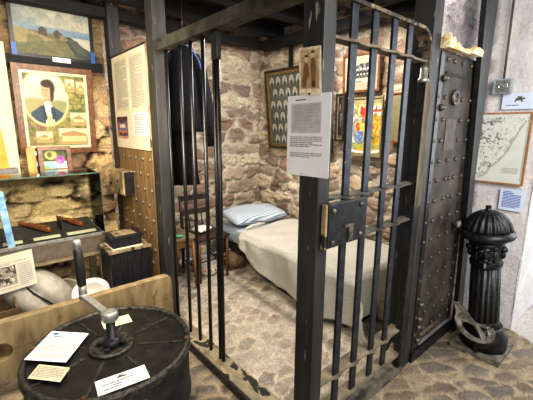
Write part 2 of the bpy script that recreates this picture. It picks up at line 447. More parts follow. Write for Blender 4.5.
def text_lines(b, o, u, v, x0, x1, y0, y1, n, lift, rnd, fill=.55, ragged=True, words=True):
    """rows of tiny word-length strokes, top row at y1"""
    h = (y1 - y0) / n
    for i in range(n):
        yt = y1 - h * (i + .2); yb = yt - h * fill
        end = x1 if not (ragged and (i == n - 1 or rnd.random() < .12)) else x0 + (x1 - x0) * rnd.uniform(.4, .8)
        if not words: b.quad(o, u, v, x0, end, yb, yt, lift); continue
        x = x0
        while x < end - 1e-4:
            w = min(rnd.uniform(.05, .17) * (x1 - x0), end - x)
            b.quad(o, u, v, x, x + w, yb, yt, lift); x += w + (x1 - x0) * .018
    return b

YW, XW = 2.70, 1.95           # back wall and bed-side wall of the cell
# ================================================================== SETTING
warmX = ['#c4a67b', '#b0936d', '#d0b48a', '#bb9e76', '#9f866a', '#c9b08b']
warmL = ['#b89a70', '#a58560', '#c7aa7e', '#b0926d', '#957a60', '#c4ab86', '#a88a6b']
cellC = ['#9b8b7b', '#86786d', '#ada08d', '#8d776a', '#a69685', '#82736b', '#b2a694', '#937968']
cellR = ['#94816f', '#a6927d', '#826f60', '#b2a18a', '#92796a', '#a79a88']
# back wall, seen left of the cell (dark joints, warm) and inside the cell (pale mortar)
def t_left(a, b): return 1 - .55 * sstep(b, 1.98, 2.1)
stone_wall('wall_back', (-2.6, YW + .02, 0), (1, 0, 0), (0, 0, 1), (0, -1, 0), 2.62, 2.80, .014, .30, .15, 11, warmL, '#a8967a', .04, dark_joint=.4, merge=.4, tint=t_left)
stone_wall('wall_back_cell', (.02, YW + .02, 0), (1, 0, 0), (0, 0, 1), (0, -1, 0), 2.04, 2.80, .0125, .29, .155, 23, cellC, '#b3aa9b', .05, merge=.5, joint=(.05, .22))
stone_wall('wall_cell', (XW, YW + .07, 0), (0, -1, 0), (0, 0, 1), (-1, 0, 0), 2.69, 2.80, .0125, .30, .155, 37, cellR, '#aca496', .05, merge=.5, joint=(.06, .25))
# thick lower wall with the ledge behind the display case
stone_wall('wall_lower', (-2.6, 2.52, 0), (1, 0, 0), (0, 0, 1), (0, -1, 0), 2.42, 1.19, .013, .34, .12, 53, warmX, '#a89070', .06, dark_joint=.05, merge=.5)
struct('trim_1', mb().box(-2.6, -.18, 2.485, 2.66, 1.17, 1.20, .006), mat('ledge_stone', '#8a7658', '#ab9772', rough=.9, scale=18, bump=.4))
struct('trim_2', mb().box(-.19, -.17, 2.50, 2.69, 0, 1.17), MATS['ledge_stone'])
# stone above and beside the iron door
stone_wall('wall_front', (1.0, .09, 0), (1, 0, 0), (0, 0, 1), (0, -1, 0), 1.1, 2.75, .015, .26, .17, 71, ['#b3aaaa', '#a39c9e', '#bdb4b2', '#aa9f99'], '#b0a9a9', .03, merge=.3)
# white plastered wall carrying the map, with its reveal
def plaster(name, O, U, V, N, lu, lv, seed, ragged=False):
    st = .015; nu, nv = int(lu / st) + 1, int(lv / st) + 1
    a, b = np.meshgrid(np.linspace(0, lu, nu), np.linspace(0, lv, nv))
    h = fbm(a * 6, b * 6, seed) * .02 + fbm(a * 25, b * 25, seed + 5) * .006
    col = np.ones(a.shape + (3,)) * lin(hx('#d0cdcd')) * (.85 + .3 * fbm(a * 5, b * 5, seed + 2))[..., None]
    pat = sstep(fbm(a * 8, b * 5, seed + 11), .66, .72)[..., None]
    col = col * (1 - pat) + lin(hx('#d9d2cf')) * pat
    if ragged:
        edge = sstep(fbm(a * 9, b * 9, seed + 8) * .09 - a, -.03, .01)[..., None]
        col = col * (1 - edge) + lin(hx('#938a8c')) * edge
    O, U, V, N = map(np.array, (O, U, V, N))
    P = O + a[..., None] * U + b[..., None] * V + (h - .02)[..., None] * N
    o = grid_mesh(name, P, col, M_PLASTER); o['kind'] = 'structure'; return o
plaster('wall_right', (2.08, .10, 0), (0, -1, 0), (0, 0, 1), (-1, 0, 0), .44, 2.75, 5, True)
plaster('wall_reveal', (2.08, -.34, 0), (1, 0, 0), (0, 0, 1), (0, -1, 0), 1.6, 2.75, 9)
# cobbled floor: pale limed cobbles in the cell, tan ones in the passage, grey slab by the doorway
def make_floor():
    st = .015; x0, x1, y0, y1 = -2.6, 3.6, -2.2, 2.72
    nu, nv = int((x1 - x0) / st), int((y1 - y0) / st)
    X, Y = np.meshgrid(np.linspace(x0, x1, nu), np.linspace(y0, y1, nv))
    ca, sa = math.cos(.5), math.sin(.5)
    e1, r1, s1 = stone_field((X * ca + Y * sa) + 9, (-X * sa + Y * ca) + 9, .15, .10, 101, .15, .3)
    e2, r2, s2 = stone_field((X * ca - Y * sa) + 9, (X * sa + Y * ca) + 9, .19, .10, 131, .15, .45)
    cell = (sstep(X, .08, .12) * sstep(Y, .06, .1))
    slab = sstep(X - .5 * (Y + .34) + .06 * fbm(X * 5, Y * 5, 3), 2.12, 2.16) * (1 - cell)
    j1 = .5 + 1.1 * fbm(X * 4, Y * 4, 41); m1 = sstep(e1 / j1, .05, .22) * (1 - .35 * sstep(fbm(X * 8, Y * 8, 43), .52, .7)); j2 = .5 + 1.2 * fbm(X * 4, Y * 4, 42); m2 = sstep(e2 / j2, .04, .30) * (1 - .25 * sstep(fbm(X * 6, Y * 6, 44), .48, .66))
    c1 = palette(r1, s1, ['#9d9388', '#aca092', '#a29488', '#b1a698', '#998d82', '#a89e94']) * (.6 + .8 * fbm(X * 12, Y * 12, 4))[..., None]
    mo1 = lin(hx('#bbaf9a')) * (.7 + .6 * fbm(X * 10, Y * 10, 5))[..., None]
    c2 = palette(r2, s2, ['#6f6254', '#7e705f', '#675e58', '#8c7d69', '#756b62', '#5f5853']) * (.6 + .8 * fbm(X * 10, Y * 10, 6))[..., None]
    mo2 = lin(hx('#a3937a')) * (.5 + .8 * fbm(X * 8, Y * 8, 7))[..., None]
    C1 = mo1 * (1 - m1[..., None]) + c1 * m1[..., None]; C2 = mo2 * (1 - m2[..., None]) + c2 * m2[..., None]
    shadow_band = np.exp(-((X - (.80 + .065 * Y)) / .055) ** 2) * cell * sstep(Y, .3, .6)      # shadow along the bed painted into the cobble colour, slightly sunk
    C1 = C1 * (1 - .5 * shadow_band[..., None])
    cs = lin(hx('#b5afa8')) * (.75 + .5 * fbm(X * 6, Y * 6, 8))[..., None]
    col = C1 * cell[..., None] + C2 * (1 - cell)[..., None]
    col = col * (1 - slab[..., None]) + cs * slab[..., None]
    h1 = m1 * (.7 + .3 * s1) * .012; h2 = m2 * (.5 + .5 * s2) * .013
    Z = (h1 * cell + h2 * (1 - cell)) * (1 - slab) + .012 * slab + fbm(X * 14, Y * 14, 12) * .004 - .018 - .012 * shadow_band
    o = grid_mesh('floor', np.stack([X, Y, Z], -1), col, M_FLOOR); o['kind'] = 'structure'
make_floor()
# ceiling of dark boards
cb = mb().box(-2.6, 3.6, -2.2, 2.75, 2.78, 2.82)
struct('ceiling', cb, M_DARKBEAM)
for i, y in enumerate((.45, 1.05, 1.65, 2.25)):
    top('ceiling_joist', mb().box(-2.5, 1.93, y, y + .11, 2.64, 2.78, .006), M_DARKBEAM, ['dark ceiling joist nearest the gate', 'dark ceiling joist second from the gate', 'dark ceiling joist second from the back wall', 'dark ceiling joist nearest the back wall'][i], 'beam', 'dark ceiling joists')
top('wall_plate_beam', mb().box(-2.5, 1.9, 2.52, 2.64, 2.56, 2.64, .006), M_DARKBEAM, 'sooty black beam along the top of the back stone wall', 'beam')
top('wall_plate_beam', mb().box(1.80, 1.90, .14, 2.50, 2.53, 2.635, .006), M_DARKBEAM, 'sooty black beam along the top of the bed-side stone wall', 'beam')
top('wall_timber', mb().box(-1.6, -.02, 2.655, 2.69, 2.10, 2.18, .004), M_DARKBEAM, 'black horizontal timber between seascape painting and portrait print', 'beam')

# ================================================================== CELL FRAME
def post(x0, x1, y0, y1, label, z1=2.78, name='timber_post', z0=-.005):
    top(name, mb().box(x0, x1, y0, y1, z0, z1, .006), M_POST, label, 'post', 'black timber posts of the cell')
post(0, .068, -.032, .078, 'tall black timber corner post carrying the white notice and sepia photo')
post(0, .10, 1.535, 1.658, 'black timber post between the barred opening and the studded wooden door')
post(0, .10, 2.475, 2.60, 'black timber post against the back wall, left of the pinned notice board')
post(.962, 1.067, .0, .12, 'black timber hinge post between the barred gate and the iron door')

bar_root = thing('barred_partition', (.045, .85, 0), 'partition of black round upright bars under a timber beam, left of the corner post', 'partition')
mb().box(.005, .085, .08, 1.53, 2.13, 2.20, .005).build('top_beam', M_BEAM, bar_root)
s = mb().box(-.02, .11, .08, 1.53, -.005, .05, .012).build('sill', M_SILL, bar_root); s['label'] = 'worn pale timber sill with flaking black paint'
mb().box(-.036, -.021, .08, 1.53, -.005, .045, .004).build('sill_edge', M_IRON, bar_root)
for i, y in enumerate((1.45, 1.245, 1.10, .95, .825, .79)):
    r = .0125 if i < 4 else .013
    mb().tube([(.05, y, .048), (.05, y + RNG.uniform(-.004, .004), 1.1), (.05, y, 2.135 if i < 5 else 2.05)], r, 10).build('bar', M_BAR, bar_root)
mb().box(.035, .065, .775, .835, 1.98, 2.132, .004).build('bracket', M_IRON, bar_root)

# studded wooden door leaning in the next bay, with lock and notice board
sd = thing('studded_wooden_door', (.03, 2.07, 0), 'ochre wooden door covered in iron studs, under the pinned notice board', 'door')
pb = mb()
for k in range(5):
    y0 = 1.665 + k * .161; pb.box(.0, .05, y0 + .001, y0 + .1595, .0, 2.2, .003)
pb.build('boards', M_OAKPANEL, sd)
mb().box(-.006, .052, 2.44, 2.472, .0, 2.2).build('edge_strip', M_IRON, sd)
st = mb().lathe([(.018, 0), (.018, .005), (.011, .011), (.004, .014)], (0, 0, 0), 10, M=Matrix.Rotation(-math.pi / 2, 4, 'Y')).build('stud', M_STUD)
pts = []
for k in range(9):
    z = 1.345 - k * .125
    for j in range(5):
        y = 1.71 + j * .15 + (.06 if k % 2 else 0)
        if y < 2.43 and not (2.08 < y and 1.0 < z < 1.25): pts.append((-.031, y - 2.07, z))
st.parent = sd; copies(st, pts, sd)
lk = mb().box(-.10, -.003, 2.10, 2.40, 1.01, 1.225, .012).build('lock_box', M_WORNWOOD, sd); lk['label'] = 'bulky worn wooden lock box'
mb().box(-.085, -.01, 2.085, 2.10, 1.02, 1.21).build('lock_side_shade', M_IRON, lk)  # dark sheet imitating the shaded side of the lock box

def paper(name, o, u, v, W, H, m, label, cat, blocks, group=None, thick=.0015, ink=None, seed=1, parent=None, extra=None):
    """sheet in the plane o + u*W + v*H with rows of print; blocks = (x0,x1,y0,y1,rows,ink)"""
    u, v = Vector(u).normalized(), Vector(v).normalized(); rnd = random.Random(seed)
    if parent is None:
        root = thing(name, o, label, cat, group)
    else: root = parent
    s = mb().slab(o, u, v, 0, W, 0, H, 0, thick).build('sheet', m, root)
    for (x0, x1, y0, y1, n, ik) in blocks:
        b = text_lines(mb(), o, u, v, x0 * W, x1 * W, y0 * H, y1 * H, n, thick + .0008, rnd); b.build('printed_text', ik, s, fix=False)
    if extra: extra(s, u, v)
    return root, s

nb = thing('notice_board', (-.012, 2.05, 1.42), 'cream notice board with two text pages, pinned above the studded wooden door', 'notice board')
mb().box(-.0085, -.0015, 1.668, 2.436, 1.42, 2.198).build('backing', M_CREAM, nb)
mb().box(-.012, -.001, 1.660, 1.667, 1.42, 2.2).build('edge', M_WORNWOOD, nb)
mb().box(-.014, -.001, 1.66, 2.48, 2.2005, 2.212).build('top_edge', M_BEAM, nb)
U, V = (0, -1, 0), (0, 0, 1)
def page(y0, y1, z0, z1, rows, seed, m=M_WARMPAPER):
    o = (-.0095, y0, z0)
    r, s = paper('page', o, U, V, y0 - y1, z1 - z0, m, None, None, [(.1, .9, .04, .95, rows, M_GREYINK)], seed=seed, parent=nb)
    s.name = 'page'
page(2.39, 2.04, 1.74, 2.17, 34, 3); page(2.02, 1.69, 1.74, 2.17, 34, 4); page(2.0, 1.68, 1.53, 1.715, 13, 5, M_PAPER)
p = Paint(34, 34, '#5b4a63').noise(3, .5, 12).rect(0, 1, 0, .25, '#3b2b2e').rect(.2, .8, .3, .65, '#3f66a8').rect(.25, .75, .36, .5, '#d8c9a0').rect(.15, .85, .62, .75, '#b8763c').ell(.3, .78, .1, .08, '#15151a').ell(.7, .78, .1, .08, '#15151a').rect(0, 1, .88, 1, '#b79f8a').speck(8, '#c05a5a', .62, 12)
picture('photograph', p, (-.0095, 2.40, 1.50), U, V, .27, .19, .001, nb, 'coloured photograph of a blue vehicle')

# ================================================================== BARRED GATE
g = thing('barred_gate', (.5, .02, .0), 'heavy black gate of flat iron bars with a square lock box', 'gate')
for x in (.230, .388, .556, .703):
    mb().box(x - .023, x + .023, -.008, .006, .15, 2.125, .003).build('bar', M_GATE, g)
def rail(z, x0, x1, m, d=.062, wav=True, t=.011):
    b = mb(); n = 40
    def fy(x):
        k = min(abs(x - q) for q in (.230, .388, .556, .703)); return -.012 - (.016 * math.exp(-(k / .035) ** 2) if wav else 0)
    xs = [x0 + (x1 - x0) * i / n for i in range(n + 1)]; vs = []; fs = []
    for x in xs:
        y0 = fy(x); vs += [(x, y0, z), (x, d - .012, z), (x, d - .012, z + t), (x, y0, z + t)]
    for i in range(n):
        a = i * 4; c = a + 4
        for k in range(4): fs.append((a + k, a + (k + 1) % 4, c + (k + 1) % 4, c + k))
    fs += [(0, 1, 2, 3), (n * 4 + 3, n * 4 + 2, n * 4 + 1, n * 4)]
    b.add(vs, fs); o = b.build('rail', m, g); return o
rail(1.962, .092, .90, M_DUSTRAIL); rail(1.283, .092, .90, M_GATEWORN); rail(1.066, .092, .90, M_GATEWORN); rail(.325, .092, .90, M_DUSTRAIL, .075)
# bent outer frame: left stile, bottom, top with a rounded far corner
def frame_strip(pts, w0, w1, t):
    b = mb(); vs = []; fs = []; n = len(pts)
    for i, (x, z) in enumerate(pts):
        a = Vector(pts[max(i - 1, 0)]); c = Vector(pts[min(i + 1, n - 1)]); d = (c - a).normalized(); nn = Vector((-d.y, d.x)) * t
        vs += [(x, w0, z), (x, w1, z), (x + nn.x, w1, z + nn.y), (x + nn.x, w0, z + nn.y)]
    for i in range(n - 1):
        a, c = i * 4, i * 4 + 4
        for k in range(4): fs.append((a + k, a + (k + 1) % 4, c + (k + 1) % 4, c + k))
    fs += [(0, 1, 2, 3), (n * 4 - 1, n * 4 - 2, n * 4 - 3, n * 4 - 4)]
    return b.add(vs, fs)
arc = [(.82 + .09 * math.sin(t), 2.03 + .09 * math.cos(t)) for t in np.linspace(0, math.pi / 2, 8)]
o = frame_strip([(.092, 2.12)] + arc + [(.91, 1.9)], -.02, .05, .016).build('frame', M_RUST, g); o['label'] = 'rusty flat frame bar bent round the top corner'
mb().box(.071, .092, -.018, .05, .12, 2.136, .004).build('stile', M_IRON, g)
frame_strip([(.092, .15), (.55, .15), (.86, .152), (.905, .2)], -.02, .05, .014).build('bottom_frame', M_DUSTRAIL, g)
hp = mb().box(.868, .935, -.03, .02, .065, 1.855, .012).build('heel_post', M_IRON, g)
mb().box(.860, .938, -.036, -.031, 1.15, 1.855, .003).build('worn_face', M_HEEL, hp)
mb().box(.936, .939, -.034, -.02, .3, 1.14).build('worn_edge', M_HEEL, hp)
mb().lathe([(.030, 1.855), (.030, 1.875), (.022, 1.88), (.022, 1.93), (.012, 1.945)], (.895, .0, 0), 16).build('pintle', M_STEEL, g)
mb().prism([(.885, 2.02), (.945, 2.10), (.945, 1.78), (.93, 1.86), (.885, 1.88)], 'y', .02, .05).build('hinge_bracket', M_DARK, g)
lb = mb().box(.036, .310, -.066, -.038, 1.085, 1.285, .006).box(.13, .30, -.037, -.0085, 1.10, 1.265).build('lock_box', M_IRON, g)
mb().box(.022, .0355, -.062, -.038, 1.080, 1.284, .003).build('worn_edge', M_WORNWOOD, lb)
for (x, z) in ((.068, 1.252), (.272, 1.257), (.068, 1.11), (.272, 1.113)):
    mb().lathe([(.013, 0), (.012, .006), (.005, .010)], (x, -.066, z), 10, M=Matrix.Rotation(math.pi / 2, 4, 'X')).build('rivet', M_DSTUD, lb)
mb().box(.145, .212, -.076, -.065, 1.165, 1.178, .003).box(.178, .21, -.074, -.065, 1.10, 1.165, .003).build('keyhole_cover', M_DSTUD, lb)
top('gate_threshold', mb().box(.102, .948, -.015, .10, -.01, .06, .012), mat('threshold_timber', '#2a2926', '#6d675c', rough=.7, scale=9, bump=.3), 'dark worn timber threshold beam under the barred gate', 'threshold')

# ================================================================== IRON DOOR
d = thing('iron_door', (1.38, .03, 0), 'black iron-plated door covered in rows of studs, right of the barred gate', 'door')
mb().box(1.068, 1.72, .0, .055, .03, 2.06, .006).build('plate', M_DOOR, d)
mb().box(1.075, 1.125, -.008, .0, .05, 2.05, .002).build('edge_strip', M_IRON, d)
mb().box(1.07, 1.74, -.02, .0, .0, .075, .004).build('bottom_strip', M_IRON, d)
mb().box(1.17, 1.70, -.016, -.0, .095, .112, .003).build('bottom_bar', M_GREYPAINT, d)
mb().tube([(1.15, -.02, .185), (1.40, -.02, .195)], .012, 8).build('rod', M_HEEL, d)
RX = Matrix.Rotation(math.pi / 2, 4, 'X')
st = mb().lathe([(.015, 0), (.014, .006), (.009, .012), (.003, .015)], (0, 0, 0), 10, M=RX).build('stud', M_DSTUD); st.parent = d
pts = []
for k, z in enumerate((2.015, 1.795, 1.66, 1.53, 1.40, 1.275, 1.14, 1.005, .875, .74, .60, .47, .33, .20)):
    for j in range(5):
        x = 1.06 + j * .1325 + (0 if z > .8 else .04) + (.085 if z > 1.9 else 0)
        if j == 0 and z > .8: x += .035
        if x > 1.66: continue
        if 1.45 < z < 1.75 and 1.22 < x < 1.42: continue
        if 1.75 < z < 1.85 and 1.25 < x < 1.40: continue
        pts.append((x - 1.38, -.03, z))
for q in ((1.385, 1.275), (1.39, 1.145)): pts.append((q[0] - 1.38, -.03, q[1]))
copies(st, pts, d)
big = mb().lathe([(.022, 0), (.022, .008), (.015, .02), (.006, .028)], (0, 0, 0), 12, M=RX).build('large_stud', M_DSTUD); big.parent = d
copies(big, [(1.135 - 1.38, -.038, z) for z in (1.90, 1.73, .42, .31, .25, .15)] + [(q - 1.38, -.03, .165) for q in (1.22, 1.3)], d)
mb().lathe([(.045, 0), (.05, .01), (.045, .022), (.034, .018), (.02, .006), (.004, .004)], (1.325, 0, 1.80), 24, M=RX).build('boss', mat('bronzed_iron', '#3a3530', '#6b6357', rough=.4, metal=.4, scale=30), d)
mb().box(1.245, 1.40, -.005, 0, 1.465, 1.665).build('hatch', mat('bare_hatch_iron', '#3b352d', '#544a3e', rough=.6, metal=.1, scale=9, stretch=(2, 1, 2)), d)
mb().box(1.17, 1.47, -.006, 0, 1.925, 1.945).build('slot', M_DARK, d)
mb().lathe([(.012, 0), (.012, .03), (.028, .04), (.028, .055), (.012, .065)], (1.535, 0, .93), 14, M=RX).build('door_knob', M_STUD, d)
top('door_jamb', mb().prism([(1.722, 0), (1.83, 0), (1.72, 1.3), (1.73, 2.78), (1.49, 2.78), (1.618, 1.4)], 'y', -.055, -.022), M_IRON, 'broad black timber jamb board at the right edge of the iron door', 'post', 'black timber posts of the cell')
lw = mb()
lw.prism([(1.072, 2.062), (1.50, 2.062), (1.56, 2.075), (1.57, 2.10), (1.545, 2.118), (1.50, 2.112), (1.47, 2.124), (1.41, 2.108), (1.37, 2.092), (1.30, 2.084), (1.24, 2.086), (1.20, 2.104), (1.165, 2.10), (1.135, 2.125), (1.10, 2.118), (1.072, 2.14)], 'y', -.05, -.008)
lw.prism([(1.075, 2.064), (1.30, 2.064), (1.27, 2.10), (1.21, 2.092), (1.17, 2.118), (1.12, 2.135), (1.075, 2.125)], 'y', -.006, .035)
lw.prism([(1.36, 2.064), (1.53, 2.064), (1.55, 2.10), (1.47, 2.115), (1.40, 2.10)], 'y', -.068, -.051)
top('broken_lintel', lw, M_BROKENWOOD, 'pale splintered end of wood on top of the iron door', 'lintel')

# ================================================================== SHEETS ON THE CORNER POST
def scan(s, u, v):
    o = Vector((-.0035, .154, 1.398)); W, H = .236, .337
    mb().slab(o, u, v, .1 * W, .82 * W, .54 * H, .90 * H, .0018, .0022).build('scanned_letter', mat('grey_scan', '#b3b3b1', '#c2c2c0', rough=.8), s)
    b = mb(); text_lines(b, o, u, v, .15 * W, .78 * W, .57 * H, .88 * H, 14, .003, random.Random(5), .3); b.build('printed_text', M_GREYINK, s, fix=False)
paper('pinned_notice', (-.0035, .154, 1.398), (0, -1, .012), (0, 0, 1), .241, .337, M_PAPER, 'white printed notice with a grey scanned letter, pinned to the corner post', 'notice',
      [(.2, .75, .93, .955, 1, M_INK), (.08, .84, .36, .50, 6, M_GREYINK), (.08, .84, .23, .30, 3, M_GREYINK), (.35, .5, .02, .035, 1, M_GREYINK)], extra=scan)
p = Paint(44, 66, '#dccba8').rect(.09, .91, .06, .86, '#bfa57e').noise(4, .2, 9)
p.rect(.09, .91, .55, .86, '#a4835c', .7)
p.ell(.34, .52, .14, .22, '#80593a').ell(.36, .27, .075, .055, '#d3bb95').rect(.28, .45, .17, .215, '#4b3322').ell(.25, .72, .12, .13, '#7b5a3c').ell(.45, .75, .08, .12, '#b29673')
p.ell(.66, .42, .125, .20, '#7c5838').rect(.57, .75, .42, .8, '#83603c').ell(.65, .18, .075, .055, '#d3bb95').rect(.57, .73, .085, .13, '#4b3322').rect(.6, .75, .7, .83, '#5b3d27')
sp = thing('sepia_photograph', (-.006, .015, 1.737), 'sepia photograph of two uniformed men, pinned at the top of the corner post', 'photograph')
o0, uu, vv = (-.0065, .080, 1.737), Vector((0, -1, -.06)).normalized(), Vector((0, .06, 1)).normalized()
mb().slab(o0, uu, vv, 0, .117, 0, .185, 0, .002).build('card', M_WARMPAPER, sp)
picture('print', p, o0, uu, vv, .117, .185, .003, sp)
for q in ((-.010, .024, 1.738), (-.010, .032, 1.922)):
    mb().ell(q, (.004, .005, .005), n=8, m=6).build('pin', M_DARK, sp)

# ================================================================== LEFT WALL PICTURES
U, V = Vector((1, 0, 0)), Vector((0, 0, 1))
def framed(name, o, u, v, W, H, w, t, mf, p, label, cat='picture', inner=None, group=None, mat_c=None, mat_w=0.):
    """hung frame: o is the lower left outer corner on the wall side"""
    u, v = Vector(u).normalized(), Vector(v).normalized(); o = Vector(o); n = u.cross(v)
    r = thing(name, o + u * W / 2, label, cat, group)
    frame_bars(o, u, v, W, H, w, 0, t).build('frame', mf, r)
    mb().slab(o, u, v, w * .5, W - w * .5, w * .5, H - w * .5, 0, t * .35).build('backing', M_CREAM, r)
    oo = o + u * w + v * w; w2, h2 = W - 2 * w, H - 2 * w
    if inner:
        frame_bars(oo, u, v, w2, h2, inner[0], t * .3, t * .8).build('inner_border', inner[1], r)
    if mat_c:
        frame_bars(oo, u, v, w2, h2, mat_w, t * .35, t * .45).build('mount', mat_c, r)
        oo = oo + u * mat_w + v * mat_w; w2 -= 2 * mat_w; h2 -= 2 * mat_w
    picture('print', p, oo, u, v, w2, h2, t * .42, r)
    return r
# seascape with ruined cottages
p = Paint(110, 70, '#9aa3a4').grad(0, .42, '#8f938c', '#a5a698').speck(3, '#b5b09c', .5, 5, .7).speck(9, '#77828a', .58, 4, .6)
p.grad(.42, .56, '#8094a0', '#6a8294').poly([(0, .5), (.3, .52), (.62, .55), (1, .8), (1, 1), (0, 1)], '#6e6a4c')
p.poly([(0, .46), (.18, .52), (.5, .66), (.2, .75), (0, .8)], '#8f8260').speck(5, '#5a5d43', .55, 9, .6, (0, 1, .6, 1))
p.poly([(.62, .56), (.72, .55), (1, .84), (1, 1), (.78, .96)], '#3d4440').poly([(.66, .58), (.82, .62), (.95, .9), (.8, .85)], '#4c524a')
p.poly([(.31, .58), (.31, .46), (.36, .41), (.42, .46), (.42, .6)], '#4f4a42').poly([(.5, .6), (.5, .5), (.55, .44), (.61, .5), (.63, .62)], '#554d44').poly([(.58, .64), (.58, .55), (.66, .55), (.68, .64)], '#7d6f58')
p.noise(12, .12, 30)
r = framed('seascape_painting', (-.712, 2.685, 2.172), U, Vector((0, -.03, 1)), .625, .445, .026, .03, M_BLACKFRAME, p, 'black framed painting of ruined cottages above the sea, high on the left wall', 'painting')
for x in (-.712, -.117):
    mb().box(x - .002, x + .032, 2.648, 2.653, 2.175, 2.27).build('corner_tape', M_BLUEFRAME, r)
top('paper_tag', mb().box(-.43, -.29, 2.646, 2.649, 2.150, 2.188), M_PAPER, 'small white caption tag under the seascape painting', 'label')
# portrait print with vignettes
p = Paint(100, 116, '#7f7a45').noise(2, .35, 12).speck(6, '#4c5a34', .55, 14, .8).speck(7, '#8a5a63', .66, 16, .7).speck(17, '#b5a266', .6, 18, .6)
p.ell(.35, .34, .345, .37, '#cdbf8c', soft=.03).ell(.35, .33, .32, .345, '#b7baa8', soft=.03)
inside = (((p.X - .35) / .32) ** 2 + ((p.Y - .33) / .345) ** 2 < 1)
bgc = p.a.copy()
p.ell(.30, .12, .3, .06, '#d3cdb4').ell(.2, .5, .3, .16, '#9d9668').ell(.55, .5, .2, .14, '#8a8a60')
p.poly([(.03, .72), (.12, .53), (.27, .44), (.46, .45), (.60, .53), (.68, .72)], '#3a4a5c').poly([(.28, .44), (.44, .44), (.46, .72), (.33, .72)], '#d6cfba').poly([(.33, .56), (.43, .56), (.45, .72), (.36, .72)], '#b9ac84').poly([(.27, .44), (.32, .43), (.35, .6), (.3, .66)], '#2c3a4a').poly([(.45, .44), (.41, .46), (.42, .62), (.5, .6)], '#2c3a4a')
p.ell(.40, .20, .095, .10, '#37281b').ell(.435, .28, .04, .10, '#37281b').poly([(.33, .30), (.42, .30), (.42, .44), (.33, .44)], '#bb8a68').ell(.355, .25, .068, .105, '#cb9d79', soft=.05).ell(.385, .155, .09, .05, '#37281b').ell(.375, .415, .05, .035, '#e2dbc8')
p.ell(.325, .235, .010, .007, '#2c1d16').ell(.375, .235, .010, .007, '#2c1d16').line([(.342, .245), (.334, .275), (.348, .28)], .004, '#a06e50').line([(.335, .31), (.362, .31)], .005, '#9c4f42')
p.a = np.where(inside[..., None], p.a, np.where((p.a != bgc).any(-1)[..., None], bgc, p.a))
for (x0, x1, y0, y1) in ((.66, .80, .08, .24), (.83, .98, .10, .26), (.7, .97, .52, .69), (.16, .40, .78, .92), (.5, .98, .73, .95)):
    p.rect(x0 - .01, x1 + .01, y0 - .01, y1 + .01, '#8e8157').rect(x0, x1, y0, y1, '#d6cba2').rect(x0, x1, (y0 + y1) / 2, y1, '#a79562').poly([(x0 + .03, y1 - .03), (x0 + .03, y0 + .07), ((x0 + x1) / 2, y0 + .03), (x1 - .04, y0 + .08), (x1 - .04, y1 - .03)], '#a5835b').rect(x0 + .04, x1 - .05, (y0 + y1) / 2, y1 - .04, '#cbb688')
framed('portrait_print', (-.742, 2.69, 1.365), U, Vector((0, -.07, 1)), .605, .745, .048, .035, M_OAKFRAME, p, 'oak framed colour print of a man in a blue coat ringed by small views', 'picture', inner=(.022, M_CREAM))
top('cream_board', mb().box(-1.4, -.765, 2.643, 2.66, 1.2005, 2.26), M_CREAM, 'plain cream board on the left wall behind the oak framed portrait', 'board')
# ledge things
top('orange_card', mb().prism([(-1.05, 1.262), (-.845, 1.262), (-.87, 1.62), (-1.05, 1.62)], 'y', 2.56, 2.575), M_ORANGE, 'orange card standing on the grey block at the left edge of the ledge', 'card')
top('stone_block', mb().box(-1.08, -.79, 2.52, 2.64, 1.20, 1.26, .008), M_GREYSTONE, 'grey block on the stone ledge under the orange card', 'block')
fb = thing('hinged_picture_box', (-.56, 2.56, 1.2), 'open hinged pine picture frame with a small flower picture, on the stone ledge', 'picture frame')
frame_bars((-.638, 2.57, 1.2), U, Vector((0, .08, 1)), .25, .228, .034, 0, .05).build('frame', M_OAKFRAME, fb)
b = mb().prism([(-.722, 1.2), (-.66, 1.2), (-.66, 1.42), (-.68, 1.435), (-.702, 1.435), (-.722, 1.42)], 'y', 2.50, 2.56)
b.build('side_door', M_PINE, fb)
for z in (1.27, 1.36): mb().box(-.668, -.652, 2.495, 2.50, z, z + .035).build('hinge', M_CHROME, fb)
p = Paint(40, 32, '#4d5a3a').noise(4, .3, 8).rect(0, 1, .6, 1, '#c8d2c0').poly([(0, .65), (.4, .6), (.6, 1), (0, 1)], '#8fb0c2').ell(.35, .25, .25, .25, '#a9b266').ell(.3, .25, .1, .14, '#6c5533').ell(.72, .52, .2, .22, '#c25aa0').ell(.72, .42, .12, .07, '#6d4aa0').ell(.68, .6, .09, .07, '#e08ac0').rect(0, .25, .85, 1, '#7fae55')
picture('print', p, (-.604, 2.565, 1.236), U, Vector((0, .08, 1)), .182, .158, .004, fb)
top('loose_paper', mb().box(-.48, -.2, 2.47, 2.58, 1.2, 1.207), M_WARMPAPER, 'cream booklet lying flat on the stone ledge beside the pine frame', 'booklet')

# ================================================================== DISPLAY CASE
cx0, cx1, cy0, cy1 = -1.55, -.295, 2.04, 2.44
dc = thing('display_case', (-.9, 2.24, 0), 'glass-topped metal display case with grey legs against the left stone wall', 'display case')
mb().box(cx0, cx1, cy0, cy1, .585, .715, .004).build('drawer_body', M_CASE, dc)
mb().box(cx0, cx1 + .005, cy0 - .006, cy0 + .012, .715, .74, .003).build('front_rail', M_GREYPAINT, dc)
mb().box(cx1 - .012, cx1 + .005, cy0 + .0125, cy1, .715, .735, .003).build('side_rail', M_GREYPAINT, dc)
mb().box(cx0, cx1 - .013, cy0 + .0125, cy1, .715, .72).build('lining', M_TRAY, dc)
for x in (cx0, cx1 - .055):
    for y in (cy0, cy1 - .05): mb().box(x, x + .05, y + .002, y + .05, 0, .585, .003).build('leg', M_CASEPALE, dc)
mb().box(cx0 + .05, cx1 - .055, cy0 + .006, cy0 + .02, .55, .585).build('lower_rail', M_CASEPALE, dc)
